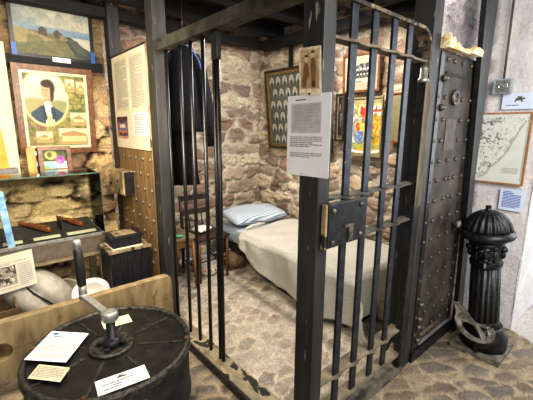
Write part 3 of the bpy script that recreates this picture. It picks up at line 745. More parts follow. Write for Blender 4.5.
mb().lathe([(.014, 0), (.012, .006), (.004, .008)], (-.52, cy0, .672), 12, M=RX).build('lock', M_CHROME, dc)
def pane(x0, x1, y0, y1, z0, z1): mb().box(x0, x1, y0, y1, z0, z1).build('glass_pane', M_GLASS, dc)
pane(cx0, cx1, cy0, cy0 + .004, .741, 1.235); pane(cx1 - .004, cx1, cy0 + .005, cy1, .736, 1.235); pane(cx0, cx1, cy0, cy1, 1.2355, 1.24)
ge = mat('green_glass_edge', '#3f5a52', '#5c776c', rough=.2)
mb().box(cx0, cx1, cy0 - .002, cy0, 1.232, 1.24).box(cx1 - .002, cx1 + .002, cy0 - .002, cy0 + .002, .74, 1.24).build('glass_edge', ge, dc)
# things inside the case, on a slanted stand
stand = mb().prism([(2.10, .7205), (2.42, .7205), (2.42, .80), (2.10, .735)], 'x', -1.5, -.33)
top('display_stand', stand, M_TRAY, 'dark slanted lining board inside the glass display case', 'display stand')
zs = lambda y: .735 + (y - 2.10) * .065 / .32
def truncheon(x0, y0, x1, y1, r, label, name='truncheon'):
    a, b = Vector((x0, y0, zs(y0) + r + .006)), Vector((x1, y1, zs(y1) + r + .006)); q = lambda t: a + (b - a) * t
    rt = thing(name, a, label, 'truncheon', 'truncheons in the display case')
    mb().tube([q(0), q(.02), q(.3), q(.7), q(.97), q(1)], [r * .6, r * .95, r, r * .92, r * .8, r * .4], 12).build('shaft', M_TRUNCH, rt)
    mb().tube([q(1.0), q(1.03), q(1.3), q(1.38), q(1.4)], [r * .5, r * .62, r * .62, r * .75, r * .4], 12).build('grip', M_TRUNCH, rt)
truncheon(-.66, 2.19, -.79, 2.34, .026, 'long turned brown truncheon in the middle of the display case')
truncheon(-.42, 2.21, -.52, 2.35, .024, 'turned brown truncheon nearest the right end of the display case')
for i, (x0, x1, lab) in enumerate(((-.98, -.86, 'cream caption strip at the left of the display case front'), (-.79, -.61, 'cream caption strip in the middle of the display case front'), (-.56, -.345, 'cream caption strip at the right of the display case front'))):
    mm = mb().slab((x0, 2.105, .7385), (1, 0, 0), Vector((0, .32, .065)).normalized(), 0, x1 - x0, 0, .045, 0, .004)
    top('caption_strip', mm, M_CREAM, lab, 'label', 'caption strips in the display case')
top('leaflet', mb().slab((-.955, 2.065, .724), Vector((1, .25, 0)).normalized(), Vector((-.06, .08, 1)).normalized(), 0, .045, 0, .42, 0, .004), M_BLUEPLASTIC, 'tall pale blue leaflet standing at the left inside the display case', 'leaflet')
for (x, lab) in ((-.585, 'small dark divider between the two truncheons'),):
    top('divider', mb().prism([(2.16, .7485), (2.36, .7895), (2.36, .86), (2.16, .83)], 'x', x, x + .008), M_TRAY, lab, 'divider')
# newspaper hanging on the case front
def newsphoto(s, u, v):
    pp = Paint(60, 30, '#8d877a').speck(5, '#3d3a35', .5, 16).speck(6, '#c9c3b5', .6, 14)
    picture('press_photo', pp, Vector((-1.25, 1.975, .41)) + u * .10 + v * .045, u, v, .22, .14, .003, s)
paper('newspaper_cutting', (-1.25, 1.975, .41), (1, 0, .09), (-.02, .12, 1), .435, .265, M_NEWS, 'grey newspaper cutting with a photograph, hung on the front of the display case', 'newspaper',
      [(.05, .95, .84, .94, 1, M_INK), (.05, .95, .72, .8, 2, M_GREYINK), (.77, .96, .08, .7, 12, M_GREYINK), (.05, .75, .03, .12, 2, M_GREYINK)], extra=newsphoto)
# things stored below
gb = thing('canvas_bundle', (-.78, 2.12, 0), 'bulky grey canvas bundle with a strap stored under the display case', 'bundle')
Mr = Matrix.Rotation(math.radians(-38), 3, 'Y')
gbm = mb().ell((-.84, 2.12, .25), (.12, .14, .27), Mr, 24, 14).ell((-.72, 2.14, .30), (.115, .145, .27), Mr, 24, 14)
gbm.build('bundle', M_GREYCANVAS, gb)
mb().tube([(-.92, 2.08, .45), (-.85, 2.0, .37), (-.76, 1.985, .27), (-.68, 2.0, .17), (-.63, 2.05, .10)], .007, 6).build('strap', M_DARK, gb)
bp_ = thing('bedpan', (-.47, 1.98, 0), 'white enamel bedpan with a dark spout hole, propped under the display case', 'bedpan')
Mt = Matrix.Rotation(math.radians(62), 4, 'X') @ Matrix.Rotation(math.radians(-10), 4, 'Y')
bp0 = (-.50, 1.80, .335)
mb().lathe([(.05, -.07), (.12, -.05), (.155, -.01), (.16, .02), (.15, .035), (.12, .04), (.10, .03), (.07, .0), (.02, -.02)], bp0, 28, M=Mt, mod=lambda a, z: .78 + .08 * math.cos(2 * a)).build('bowl', M_ENAMEL, bp_)
c = Matrix.Translation(Vector(bp0)) @ Mt @ Vector((.07, -.045, .035)).to_4d()
mb().lathe([(.026, 0), (.026, .004)], c.to_3d(), 14, M=Mt).build('spout_hole', M_DARK, bp_)
mb().box(-.60, -.40, 1.76, 1.84, -.003, .19, .004).build('prop', M_SACK, bp_)
top('cream_basin', mb().lathe([(.06, 0), (.09, .06), (.13, .16), (.14, .17), (.125, .165), (.08, .07), (.02, .03)], (-.60, 2.462, .145), 28, M=Matrix.Rotation(1.45, 4, 'X')), M_CERAMIC, 'cream ceramic basin on its side behind the grey canvas bundle', 'basin')
cr = mb()
for k in range(3): cr.box(-1.4, -.96, 1.78, 1.795, .06 + k * .11, .06 + k * .11 + .1, .003)
cr.box(-1.4, -1.385, 1.796, 2.0, .06, .38).box(-.975, -.96, 1.796, 2.0, .06, .38).box(-1.4, -.96, 1.796, 2.0, .0, .058)
top('wooden_crate', cr, mat('dark_crate_wood', '#4d3c29', '#6d573c', rough=.85, scale=14, bump=.3), 'open brown wooden crate at the left under the newspaper cutting', 'crate')
# black chest and tray at the foot of the studded door
top('black_chest', mb().box(-.36, -.045, 1.72, 1.98, 0, .635, .006), M_BLACKBOX, 'tall black painted box standing between display case and studded door', 'box')
top('chest_lid', mb().box(-.372, -.035, 1.705, 1.99, .637, .66, .004), M_BOXTOP, 'worn scuffed lid board lying on the tall black box', 'lid')
kb = thing('black_tray', (-.21, 1.83, .66), 'small flat black case with a worn plaque on the tall black box', 'case')
mb().box(-.33, -.105, 1.73, 1.93, .672, .745, .005).build('body', M_BLACKBOX, kb)
mb().box(-.335, -.10, 1.725, 1.935, .661, .672).build('base', M_CREAM, kb)
mb().box(-.345, -.09, 1.72, 1.94, .746, .76, .003).build('lid', M_BLACKBOX, kb)
mb().box(-.30, -.135, 1.76, 1.90, .7605, .765).build('plaque', M_BOXTOP, kb)

# ================================================================== STOCKS
sk = thing('wooden_stocks', (-.7, 1.43, 0), 'long pale wooden stocks of two boards on edge behind the black drum', 'stocks')
def half(z0, z1, up, holes):
    pts = [(-1.9, z0), (-1.9, z1)] if not up else []
    poly = []
    if up:   # notches along bottom edge
        poly = [(-1.9, z1), (-1.9, z0)]
        for h in holes: poly += [(h - .055 * math.cos(t), z0 + .055 * math.sin(t)) for t in np.linspace(0, math.pi, 10)]
        poly += [(-.012, z0), (-.012, z1 - .03), (-.03, z1), (-.06, z1 + .008)]
    else:
        poly = [(-.012, z0), (-.012, z1)]
        for h in reversed(holes): poly += [(h + .055 * math.cos(t), z1 - .055 * math.sin(t)) for t in np.linspace(0, math.pi, 10)]
        poly += [(-1.9, z1), (-1.9, z0)]
    return mb().prism(poly, 'y', 1.40, 1.465)
half(.302, .475, True, [-1.62, -1.09]).build('upper_board', M_STOCKS, sk)
half(.12, .299, False, [-1.62, -1.09]).build('lower_board', M_STOCKS, sk)
for x in (-.45, -1.5): mb().box(x - .09, x + .09, 1.38, 1.49, 0, .12, .006).build('foot', M_STOCKS, sk)

# ================================================================== DRUM WITH CRANK
dcx, dcy, dr = -.655, .76, .388
dm = thing('crank_drum', (dcx, dcy, 0), 'large black iron drum with a ribbed lid and upright crank handle', 'drum')
mb().lathe([(dr - .02, 0), (dr, .01), (dr, .18), (dr + .006, .185), (dr + .006, .205), (dr, .21), (dr, .47), (dr - .01, .478)], (dcx, dcy, 0), 72).build('shell', M_DRUM, dm)
mb().lathe([(dr + .008, .462), (dr + .012, .466), (dr + .012, .492), (dr + .004, .503), (dr - .012, .503), (dr - .018, .492), (dr - .018, .479)], (dcx, dcy, 0), 72, caps=False).build('rim', M_DRUMEDGE, dm)
mb().lathe([(.13, .479), (.16, .486), (dr - .02, .488)][::-1] + [(.1, .488)], (dcx, dcy, 0), 72).build('lid', M_DRUM, dm)
for k in range(8):
    a = math.radians(12 + 45 * k); u = Vector((math.cos(a), math.sin(a), 0)); w = Vector((-u.y, u.x, 0))
    mb().slab((dcx, dcy, .488), u, w, .135, dr - .022, -.006, .006, 0, .0035).build('rib', M_DRUMEDGE, dm)
mb().lathe([(.105, .488), (.11, .491), (.11, .499), (.10, .503), (.088, .503), (.08, .494)], (dcx, dcy, 0), 40).build('hub_ring', M_DRUMEDGE, dm)
mb().lathe([(.045, .488), (.045, .53), (.03, .535), (.022, .54), (.022, .636)], (dcx + .005, dcy, 0), 20).build('shaft', M_IRON, dm)
for k in range(4):
    a = math.radians(45 + 90 * k + 12); q = (dcx + .06 * math.cos(a), dcy + .06 * math.sin(a))
    mb().box(q[0] - .012, q[0] + .012, q[1] - .012, q[1] + .012, .495, .515, .005).build('lug', M_IRON, dm)
for k in range(4):
    a = math.radians(57 + 90 * k); q = (dcx + (dr - .01) * math.cos(a), dcy + (dr - .01) * math.sin(a))
    mb().lathe([(.012, .5035), (.011, .51), (.004, .514)], (q[0], q[1], 0), 10).build('rivet', mat('rust_bolt', '#4f3726', '#6f5139', rough=.8), dm)
H0, H1 = Vector((dcx + .005, dcy, .655)), Vector((-.693, 1.10, .645))
du = (H1 - H0).normalized(); dw = Vector((0, 0, 1)).cross(du).normalized()
ab = mb().slab(H0, du, dw, .03, (H1 - H0).length, -.018, .018, -.011, .014)
ab.lathe([(.036, -.02), (.04, -.014), (.04, .02), (.036, .026), (.018, .028)], H0, 24).lathe([(.024, -.014), (.024, .02)], H1, 16)
ck = ab.build('crank_arm', M_GREYPAINT, dm); ck['label'] = 'grey metal crank arm'
HT = Vector((-.698, 1.10, .985)); q = lambda t: H1 + (HT - H1) * t
mb().tube([q(.05), q(.2)], .021, 14).build('ferrule', M_GREYPAINT, ck)
mb().tube([q(.84), q(.98), q(1)], [.021, .021, .016], 14).build('ferrule', M_GREYPAINT, ck)
mb().tube([q(.2), q(.22), q(.5), q(.82), q(.84)], [.019, .024, .025, .024, .019], 14).build('grip', M_GRIP, ck)

# notices on the drum lid
def on_lid(name, a, b, cc, dd, z, m, label, blocks, seed, extra=None):
    """sheet given by bottom-left, bottom-right and top-left corners"""
    a, b, cc = Vector((a[0], a[1], z)), Vector((b[0], b[1], z)), Vector((cc[0], cc[1], z))
    u = (b - a); v = (cc - a)
    r = thing(name, a, label, 'notice', 'notices on the drum lid')
    rnd = random.Random(seed)
    W, H = u.length, v.length; u.normalize(); v.normalize()
    s = mb().slab(a, u, v, 0, W, 0, H, 0, .002).build('sheet', m, r)
    for (x0, x1, y0, y1, n, ik) in blocks:
        bb = text_lines(mb(), a, u, v, x0 * W, x1 * W, y0 * H, y1 * H, n, .0028, rnd); bb.build('printed_text', ik, s, fix=False)
    if extra: extra(s, a, u, v, W, H)
def logo(s, a, u, v, W, H): mb().quad(a, u, v, .1 * W, .25 * W, .86 * H, .94 * H, .003).build('emblem', M_BLUEINK, s, fix=False)
on_lid('information_sheet', (-1.015, .885), (-.868, .735), (-.868, 1.072), None, .5075, M_PAPER, 'largest white information sheet at the left of the drum lid',
       [(.2, .8, .76, .84, 1, M_INK), (.1, .92, .60, .70, 3, M_GREYINK), (.1, .92, .30, .54, 6, M_GREYINK), (.1, .92, .10, .24, 4, M_GREYINK)], 21, logo)
on_lid('caption_card', (-1.02, .73), (-.915, .61), (-.965, .805), None, .5045, M_WARMPAPER, 'small cream text card at the left edge of the drum lid, nearest the big sheet', [(.06, .94, .12, .88, 7, M_GREYINK)], 22)
def emblem(s, a, u, v, W, H):
    b = mb()
    for (x, y, w, h) in ((.42, .70, .14, .10), (.45, .80, .08, .06), (.40, .66, .03, .04), (.55, .66, .03, .04), (.56, .74, .05, .05)): b.quad(a, u, v, x * W, (x + w) * W, y * H, (y + h) * H, .003)
    b.build('emblem', M_INK, s, fix=False)
on_lid('emblem_card', (-.81, .428), (-.597, .400), (-.797, .530), None, .4925, M_PAPER, 'long white card with a small black emblem at the front of the drum lid',
       [(.1, .9, .46, .60, 1, M_GREYINK), (.3, .7, .3, .42, 1, M_BLUEINK), (.12, .88, .14, .28, 1, M_GREYINK)], 23, emblem)
on_lid('lid_slip', (-.64, .935), (-.49, .915), (-.63, 1.03), None, .4925, M_WARMPAPER, 'blank cream slip on the far side of the drum lid, behind the crank', [], 24)

# ================================================================== HYDRANT
hx0, hy0 = 1.675, -.264
hy = thing('cast_iron_hydrant', (hx0, hy0, 0), 'black cast-iron fountain hydrant with a fluted domed cap by the white wall', 'hydrant')
mb().box(hx0 - .175, hx0 + .16, hy0 - .16, hy0 + .165, -.008, .03, .006).build('base_plate', M_HYDGREY, hy)
mb().lathe([(.152, .03), (.152, .10), (.145, .125), (.115, .16), (.108, .20)], (hx0, hy0, 0), 40).build('base_ring', M_HYD, hy)
fl = lambda a, z: 1 - .06 * (abs(math.sin(8 * a)) < .55)
up = [mb().lathe([(.106, .195), (.100, .24)], (hx0, hy0, 0), 96).lathe([(.100, .24), (.094, .66)], (hx0, hy0, 0), 96, mod=fl).lathe([(.102, .66), (.106, .685), (.096, .70), (.098, .77), (.108, .81), (.118, .84)], (hx0, hy0, 0), 48).build('column', M_HYD, hy)]
up.append(mb().lathe([(.118, .838), (.135, .85), (.162, .868), (.171, .885), (.166, .905), (.153, .915), (.146, .922)], (hx0, hy0, 0), 56).build('cornice', M_HYD, hy))
rb = lambda a, z: 1 + .05 * math.cos(20 * a) * min(1, (1.065 - z) / .05)
up.append(mb().lathe([(.146, .918), (.145, .935), (.137, .965), (.117, 1.0), (.09, 1.03), (.056, 1.05), (.026, 1.058)], (hx0, hy0, 0), 120, mod=rb).build('fluted_dome', M_HYD, hy))
up.append(mb().lathe([(.024, 1.056), (.025, 1.061), (.018, 1.065), (.018, 1.08), (.022, 1.084), (.016, 1.09)], (hx0, hy0, 0), 8).build('finial', M_HYD, hy))
fdir = Vector((-1.1 - hx0, -.98 - hy0, 0)).normalized(); sdir = Vector((-fdir.y, fdir.x, 0))
R3 = Matrix((sdir, fdir, (0, 0, 1))).transposed()
def lp(s_, f_, z): return Vector((hx0, hy0, 0)) + sdir * s_ + fdir * f_ + Vector((0, 0, z))
lm = mb().ell(lp(0, .085, .755), (.052, .042, .07), R3)                     # muzzle and brow of the lion
lm.ell(lp(0, .125, .73), (.018, .027, .016), R3).ell(lp(0, .12, .765), (.012, .02, .032), R3)
for sg in (-1, 1):
    lm.ell(lp(sg * .027, .115, .79), (.022, .014, .011), R3).ell(lp(sg * .022, .115, .715), (.021, .019, .016), R3).ell(lp(sg * .052, .085, .805), (.019, .017, .022), R3).ell(lp(sg * .054, .08, .745), (.019, .021, .045), R3)
lm.ell(lp(0, .10, .685), (.026, .026, .026), R3)
up.append(lm.build('lion_mask', M_HYD, hy))
for sg in (-1, 1):
    up.append(mb().ell(lp(sg * .102, .025, .79), (.026, .026, .024), R3).ell(lp(sg * .098, .02, .75), (.019, .022, .03), R3).build('scroll', M_HYD, hy))
up.append(mb().tube([lp(0, .135, .71), lp(0, .15, .70), lp(0, .155, .685)], .009, 8).build('spout', M_HYDGREY, hy))
for o in up: o.rotation_euler = Euler((-.058, -.066, 0))                   # the old column leans a little
# hinged bucket grating in front of the column
tq = lambda a, b: lp(-a * .14 - .062, .12 + b * .07, .215 - b * .06 + a * .035)
def strip(b, pts, w=.04, t=.022):
    pts = [Vector(p) for p in pts]; vs = []; fs = []; n = len(pts)
    for i, p in enumerate(pts):
        dd_ = (pts[min(i + 1, n - 1)] - pts[max(i - 1, 0)]).normalized(); nn = Vector((.1, .1, 1)).normalized(); sd = nn.cross(dd_).normalized() * w / 2; tt = nn * t
        vs += [p - sd, p + sd, p + sd - tt, p - sd - tt]
    for i in range(n - 1):
        a_, c_ = i * 4, i * 4 + 4
        for k in range(4): fs.append((a_ + k, c_ + k, c_ + (k + 1) % 4, a_ + (k + 1) % 4))
    fs += [(3, 2, 1, 0), (n * 4 - 4, n * 4 - 3, n * 4 - 2, n * 4 - 1)]
    b.add(vs, fs)
gt = mb()
ring = [tq(math.cos(t) * .78, math.sin(t) * 1.0) for t in np.linspace(-.5, math.pi + .2, 26)]
strip(gt, ring, .042)
strip(gt, [tq(.95, -1.15), tq(.78, -.35)], .04); strip(gt, [tq(.95, -1.15), tq(.5, -.75), tq(0, -.25), tq(-.66, -.45)], .04)
strip(gt, [tq(.78, -.1), tq(.35, -.2), tq(0, -.2), tq(-.3, .3), tq(-.5, .75)], .038); strip(gt, [tq(-.66, -.45), tq(-.76, .2)], .04)
gt.build('bucket_grating', M_HYDGREY, hy)
mb().tube([tq(-.2, .6) - Vector((0, 0, .02)), tq(-.2, .6) - Vector((0, 0, .135))], .02, 10).build('grating_foot', M_HYD, hy)

# ================================================================== RIGHT WALL THINGS
Uy = Vector((0, -1, 0)); V = Vector((0, 0, 1)); XR = 2.062
p = Paint(110, 140, '#d2d5cd').noise(3, .04, 8)
for (a, b) in ((.04, .045), (.955, .96)): p.rect(a, b, .04, .96, '#7b7b74')
for (a, b) in ((.04, .044), (.955, .96)): p.rect(.04, .96, a, b, '#7b7b74')
coast = [(.92, .10), (.85, .2), (.80, .3), (.72, .42), (.68, .52), (.6, .62), (.52, .70), (.40, .78), (.34, .88), (.2, .95)]
land = Paint(110, 140, '#000000').poly([(.05, .05)] + [(.92, .05)] + coast + [(.05, .95)], '#ffffff').a[..., 0] > .5
k = sstep(fbm(p.X * 34, p.Y * 44, 5, 3), .56, .64) * land * (.25 + .75 * sstep(fbm(p.X * 4, p.Y * 5, 9, 2), .4, .6)); p.put(k, '#55554f', .8)
p.line(coast, .006, '#5d5d58'); p.line([(x + .02, y + .012) for x, y in coast], .004, '#9a9a92')
for i in range(5): p.rect(.62, .9, .78 + i * .022, .786 + i * .022, '#8d8d86')
for i in range(3): p.rect(.3, .45 + .04 * i, .07 + i * .02, .078 + i * .02, '#6d6d66')
framed('framed_map', (XR, .125, 1.185), Uy, Vector((-.012, 0, 1)), .40, .545, .011, .014, M_MAPFRAME, p, 'large framed black-and-white coastal map on the white wall', 'map')
def emb2(s, u, v):
    o = Vector((XR, -.062, 1.752)); b = mb()
    for (x, y, w, h) in ((.085, .062, .045, .018), (.095, .08, .03, .012), (.08, .052, .012, .012), (.12, .052, .012, .012), (.13, .07, .015, .012)): b.quad(o, u, v, x, x + w, y, y + h, .0035)
    b.build('emblem', M_INK, s, fix=False)
paper('emblem_sign', (XR, -.062, 1.752), Uy, V, .24, .115, M_BLUEPAPER, 'pale sign with a small black emblem above the framed map', 'sign', [(.12, .95, .2, .3, 1, M_BLUEINK)], seed=31, thick=.003, extra=emb2)
paper('wall_note', (XR, -.135, .985), (0, -1, -.015), V, .165, .165, M_BLUEPAPER, 'small pale blue text note below the framed map', 'notice', [(.12, .85, .12, .92, 11, M_BLUEINK)], seed=32)
sw = thing('switch_box', (XR - .02, -.04, 1.86), 'grey switch box with a round dial above the map', 'switch')
mb().box(XR - .045, XR + .005, -.118, .002, 1.865, 1.975, .006).build('housing', M_SWITCH, sw)
mb().lathe([(.034, 0), (.034, .006), (.026, .008), (.024, .004), (.008, .004), (.008, .012), (.002, .013)], (XR - .045, -.065, 1.92), 24, M=Matrix.Rotation(-math.pi / 2, 4, 'Y')).build('dial', M_CHROME, sw)
mb().box(XR - .05, XR - .0455, -.111, -.022, 1.875, 1.965).build('face_plate', M_GREYPAINT, sw)
top('conduit', mb().tube([(XR - .012, -.055, 1.976), (XR - .012, -.052, 2.3), (XR - .012, -.046, 2.775)], .008, 8), M_CONDUIT, 'thin brown conduit running up the white wall from the switch box', 'conduit')

# ================================================================== PICTURES ON THE CELL WALL
Xc = 1.908
# many-portrait frame, leaning out at the top
p = Paint(120, 110, '#4a4a40').noise(5, .1, 6)
for j in range(6):
    for i in range(8):
        x, y = .09 + i * .115 + (.05 if j % 2 else 0), .10 + j * .155
        p.ell(x, y + .03, .038, .065, '#9a988f', soft=.06).ell(x, y + .06, .024, .035, '#33332f', soft=.1).ell(x, y + .005, .017, .026, '#7d766c', soft=.1)
vl = Vector((-.09, .012, 1)).normalized()
framed('portrait_gallery_frame', (1.905, 2.435, 1.355), Vector((0, -1, 0)), vl, 1.02, .93, .03, .03, M_DARKWOOD, p, 'large gilt-lined frame of many small oval portraits, hung leaning on the cell wall', 'picture', inner=(.03, M_GILT))
p = Paint(30, 60, '#14161c').rect(0, 1, .92, 1, '#4a463d').ell(.5, .55, .3, .3, '#232733').ell(.45, .25, .15, .09, '#6a655c').line([(.7, .4), (.68, .7)], .02, '#b8c4d6')
framed('dark_portrait', (Xc, 1.395, 1.47), Vector((0, -1, 0)), Vector((-.02, 0, 1)), .115, .48, .02, .02, M_DARKWOOD, p, 'narrow framed dark portrait just right of the corner post, beside the coat of arms', 'picture', mat_c=mat('brown_mount', '#6b6149', '#7a7058'), mat_w=.012)
p = Paint(60, 56, '#a9a598').rect(.05, .95, .05, .95, '#6f6f6b').speck(4, '#2b2b2c', .45, 9, .9).rect(.05, .95, .78, .95, '#a7a69c', .8)
for i in range(5): p.ell(.16 + i * .17, .30 + .03 * (i % 2), .055, .075, '#c9c4b6').ell(.16 + i * .17, .52, .085, .16, '#2b2b2d').ell(.18 + i * .16, .68, .07, .1, '#3c3c3d').ell(.18 + i * .16, .58, .04, .05, '#bab5a8')
framed('group_photograph', (Xc, 1.315, 1.95), Vector((0, -1, 0)), Vector((-.03, .02, 1)), .415, .36, .02, .024, M_OAKFRAME, p, 'brown framed black-and-white group photograph with a wide pale mount, above the coat of arms', 'picture', mat_c=mat('grey_buff_mount', '#8f8672', '#9a917c'), mat_w=.075)
# painted coat of arms board
p = Paint(90, 130, '#d9d2b4').rect(0, 1, 0, .1, '#8f8560').rect(0, 1, .93, 1, '#857a58')
p.rect(0, 1, .1, .93, '#b99c3a').noise(8, .15, 14)
p.poly([(0, .12), (.2, .12), (.3, .3), (.25, .6), (.3, .88), (0, .9)], '#bfbab0').speck(3, '#6e6a5c', .58, 18, .8, (0, .3, .1, .9))
p.rect(0, .08, .2, .28, '#4a5f98')
p.ell(.44, .21, .13, .1, '#c8bfae').ell(.46, .24, .10, .09, '#c2352c').ell(.40, .17, .04, .05, '#c2352c').ell(.53, .30, .03, .06, '#c2352c')
p.rect(.66, 1, .13, .3, '#e6e3da').rect(.66, 1, .195, .235, '#c0302b').rect(.81, .86, .13, .3, '#c0302b')
p.ell(.36, .56, .21, .24, '#5670a0').ell(.36, .56, .17, .195, '#b9a050').poly([(.23, .42), (.36, .42), (.36, .56), (.23, .56)], '#c23a30').poly([(.36, .42), (.50, .42), (.50, .56), (.36, .56)], '#d9a92f').poly([(.23, .57), (.50, .57), (.45, .72), (.36, .77), (.27, .72)], '#5676b8')
p.poly([(.62, .35), (.82, .30), (.98, .45), (.95, .85), (.68, .86), (.62, .6)], '#bd962c').ell(.78, .36, .12, .09, '#a98224').ell(.75, .5, .06, .05, '#b9472f').line([(.7, .55), (.9, .7)], .012, '#8a6a1c').line([(.9, .45), (.8, .85)], .012, '#8a6a1c').poly([(.72, .62), (.84, .72), (.76, .76)], '#5a4a1c')
p.speck(21, '#e0d2a0', .60, 22, .55, (0, 1, .1, .88)).speck(22, '#5e4a22', .60, 20, .6, (.1, 1, .12, .85))
p.rect(0, 1, .80, .88, '#98a04c', .8).speck(12, '#4f7d3f', .55, 14, .7, (0, 1, .78, .88)).poly([(0, .88), (.3, .92), (.7, .92), (1, .88), (1, .93), (.7, .965), (.3, .965), (0, .93)], '#d8d8d2')
framed('coat_of_arms_board', (Xc, 1.235, 1.33), Vector((0, -1, 0)), Vector((-.03, .0, 1)), .395, .57, .015, .02, mat('olive_frame', '#6f6647', '#857b59', rough=.6), p, 'colourful painted coat of arms board with gold lion on the cell wall', 'coat of arms')
p = Paint(36, 60, '#7b7458').noise(6, .1, 6).ell(.75, .5, .35, .25, '#c9c2ac').ell(.8, .45, .2, .12, '#4a4538').ell(.85, .62, .22, .12, '#6a6250')
framed('olive_mounted_picture', (Xc, .79, 1.48), Vector((0, -1, 0)), Vector((-.03, .0, 1)), .36, .44, .014, .02, M_ORANGEFRAME, p, 'reddish framed picture with an olive mount, right of the coat of arms', 'picture')
top('wall_batten', mb().box(1.905, 1.925, 2.075, 2.135, 2.30, 2.60, .003), M_DARKBEAM, 'short black upright batten on the cell wall above the portraits frame', 'batten')

# ================================================================== BED
bd = thing('cell_bed', (1.48, 1.45, 0), 'low wooden cell bed against the stone wall', 'bed')
for (x, y) in ((1.10, .56), (1.83, .56), (1.10, 2.38), (1.83, 2.38)): mb().box(x, x + .06, y, y + .06, -.008, .30, .004).build('leg', M_DARKWOOD, bd)
mb().box(1.09, 1.115, .54, 2.46, .22, .315, .003).build('side_rail', M_DARKWOOD, bd)
mb().box(1.885, 1.905, .54, 2.46, .22, .315, .003).build('side_rail', M_DARKWOOD, bd)
mb().box(1.116, 1.884, .54, 2.46, .28, .315).build('slat_base', M_DARKWOOD, bd)
top('mattress', mb().box(1.085, 1.905, .54, 2.46, .317, .475, .04), M_TICK2, 'blue striped ticking mattress on the cell bed, showing at the head', 'mattress')
def pillow(cx_, cy_, cz, a, b, h, rot, tilt):
    n = 22; vs = []; fs = []
    for sgn in (1, -1):
        for i in range(n + 1):
            for j in range(n + 1):
                s_, t_ = -1 + 2 * i / n, -1 + 2 * j / n
                k = max(0, (1 - s_ ** 4) * (1 - t_ ** 4)) ** .55
                pin = 1 - .06 * (1 - abs(s_)) * abs(t_) ** 6
                vs.append(Vector((s_ * a * (1 - .06 * (t_ ** 2)), t_ * b * (1 - .06 * s_ ** 2), sgn * h * k + .006 * math.sin(5 * s_ + 3 * t_))))
    N = (n + 1) ** 2
    for i in range(n):
        for j in range(n):
            q = (i * (n + 1) + j, (i + 1) * (n + 1) + j, (i + 1) * (n + 1) + j + 1, i * (n + 1) + j + 1); fs.append(q); fs.append(tuple(N + z for z in q[::-1]))
    T = Matrix.Translation((cx_, cy_, cz)) @ Matrix.Rotation(rot, 4, 'Z') @ Matrix.Rotation(tilt, 4, 'X')
    b_ = mb().add([T @ v for v in vs], fs, True); return b_
pl = pillow(1.47, 2.24, .578, .39, .22, .075, math.radians(-4), math.radians(8))
top('striped_pillow', pl, M_TICK, 'pale blue striped pillow at the head of the cell bed', 'pillow')
def blanket():
    W, L = .86, 1.53; xf, yh, zt = 1.905, 2.00, .488
    nS, nT = 90, 120; D = .42; vs = []; fs = []
    for i in range(nS + 1):
        for j in range(nT + 1):
            s = (W + D) * i / nS; t = (L + D) * j / nT
            hem = .07 + .30 * min(1, t / .65) ** .7 + .05 * min(t, L) / L                                 # near side hangs lower towards the foot
            os_ = max(0, s - W) * hem / D; ot = max(0, t - L) * (.38 - .12 * (1 - min(s, W) / W)) / D
            x = xf - min(s, W); y = yh - min(t, L)
            # the free head end bows back towards the near corner
            if t < .25: y -= .16 * (1 - t / .25) * max(0, (min(s, W) / W - .45)) ** 1.5
            o = max(os_, ot); z = zt - o
            fx = .012 * math.sin(t * 17 + 1.5 * math.sin(t * 5)) * min(1, os_ / .12) + .028 * math.sin(t * 6.3 + 1) * min(1, os_ / .25)
            fy = .014 * math.sin(s * 19 + 1) * min(1, ot / .12)
            mn = min(os_, ot)
            x -= .030 * min(1, os_ / .04) + fx + .45 * mn; y -= .030 * min(1, ot / .04) + fy + .55 * mn
            # rounded shoulder
            e = min(1, max(0, (s - W + .06) / .06)) if s <= W else 1
            z -= .012 * e ** 2
            if os_ == 0 and ot == 0:
                z += .006 * math.sin(s * 9 + t * 4) + .004 * math.sin(t * 23 + s * 7) + .006 * fbm(np.array(s * 8), np.array(t * 8), 3)
            z += .05 * os_ * math.sin(t * 9) + .016 * (float(fbm(np.array(s * 6), np.array(t * 6), 77)) - .5) * (1 - min(1, o / .1))
            x -= .045 * (float(fbm(np.array(t * 7), np.array(s * 2.5), 78)) - .5) * min(1, os_ / .1)
            x = max(x, .93)
            vs.append(Vector((min(x, xf), y, max(z, .045))))
    for i in range(nS):
        for j in range(nT):
            a = i * (nT + 1) + j; fs.append((a, a + nT + 1, a + nT + 2, a + 1))
    return mb().add(vs, fs, True)
bl = top('wool_blanket', blanket(), M_BLANKET, 'cream wool blanket draped over the cell bed almost to the floor', 'blanket')
sm = bl.modifiers.new('thick', 'SOLIDIFY'); sm.thickness = .008; sm.offset = 1
top('blanket_fold', mb().tube([(1.10, 1.93, .520), (1.22, 1.965, .526), (1.34, 1.975, .526), (1.42, 1.97, .522)], [.012, .020, .018, .008], 10), M_BLANKET, 'rolled back corner fold of the cream blanket near the pillow', 'blanket')
top('burlap_sack', mb().ell((1.11, 2.18, .100), (.12, .14, .104), None, 20, 12).ell((1.06, 2.21, .12), (.07, .08, .07)).ell((1.14, 2.10, .11), (.08, .07, .07)), M_SACK, 'brown burlap sack slumped on the floor at the head of the bed', 'sack')
top('cream_pot', mb().lathe([(.06, 0), (.085, .02), (.10, .07), (.095, .12), (.105, .13), (.09, .13), (.085, .07), (.02, .02)], (1.46, .40, 0), 24), M_CERAMIC, 'cream pot on the floor at the foot of the bed, behind the gate bars', 'pot')
sh = thing('dark_shoe', (1.40, .56, 0), 'dark blue leather shoe under the foot of the bed', 'shoe')
mb().ell((1.36, .56, .05), (.11, .045, .05)).ell((1.44, .56, .08), (.055, .045, .075)).build('upper', M_SHOE, sh)
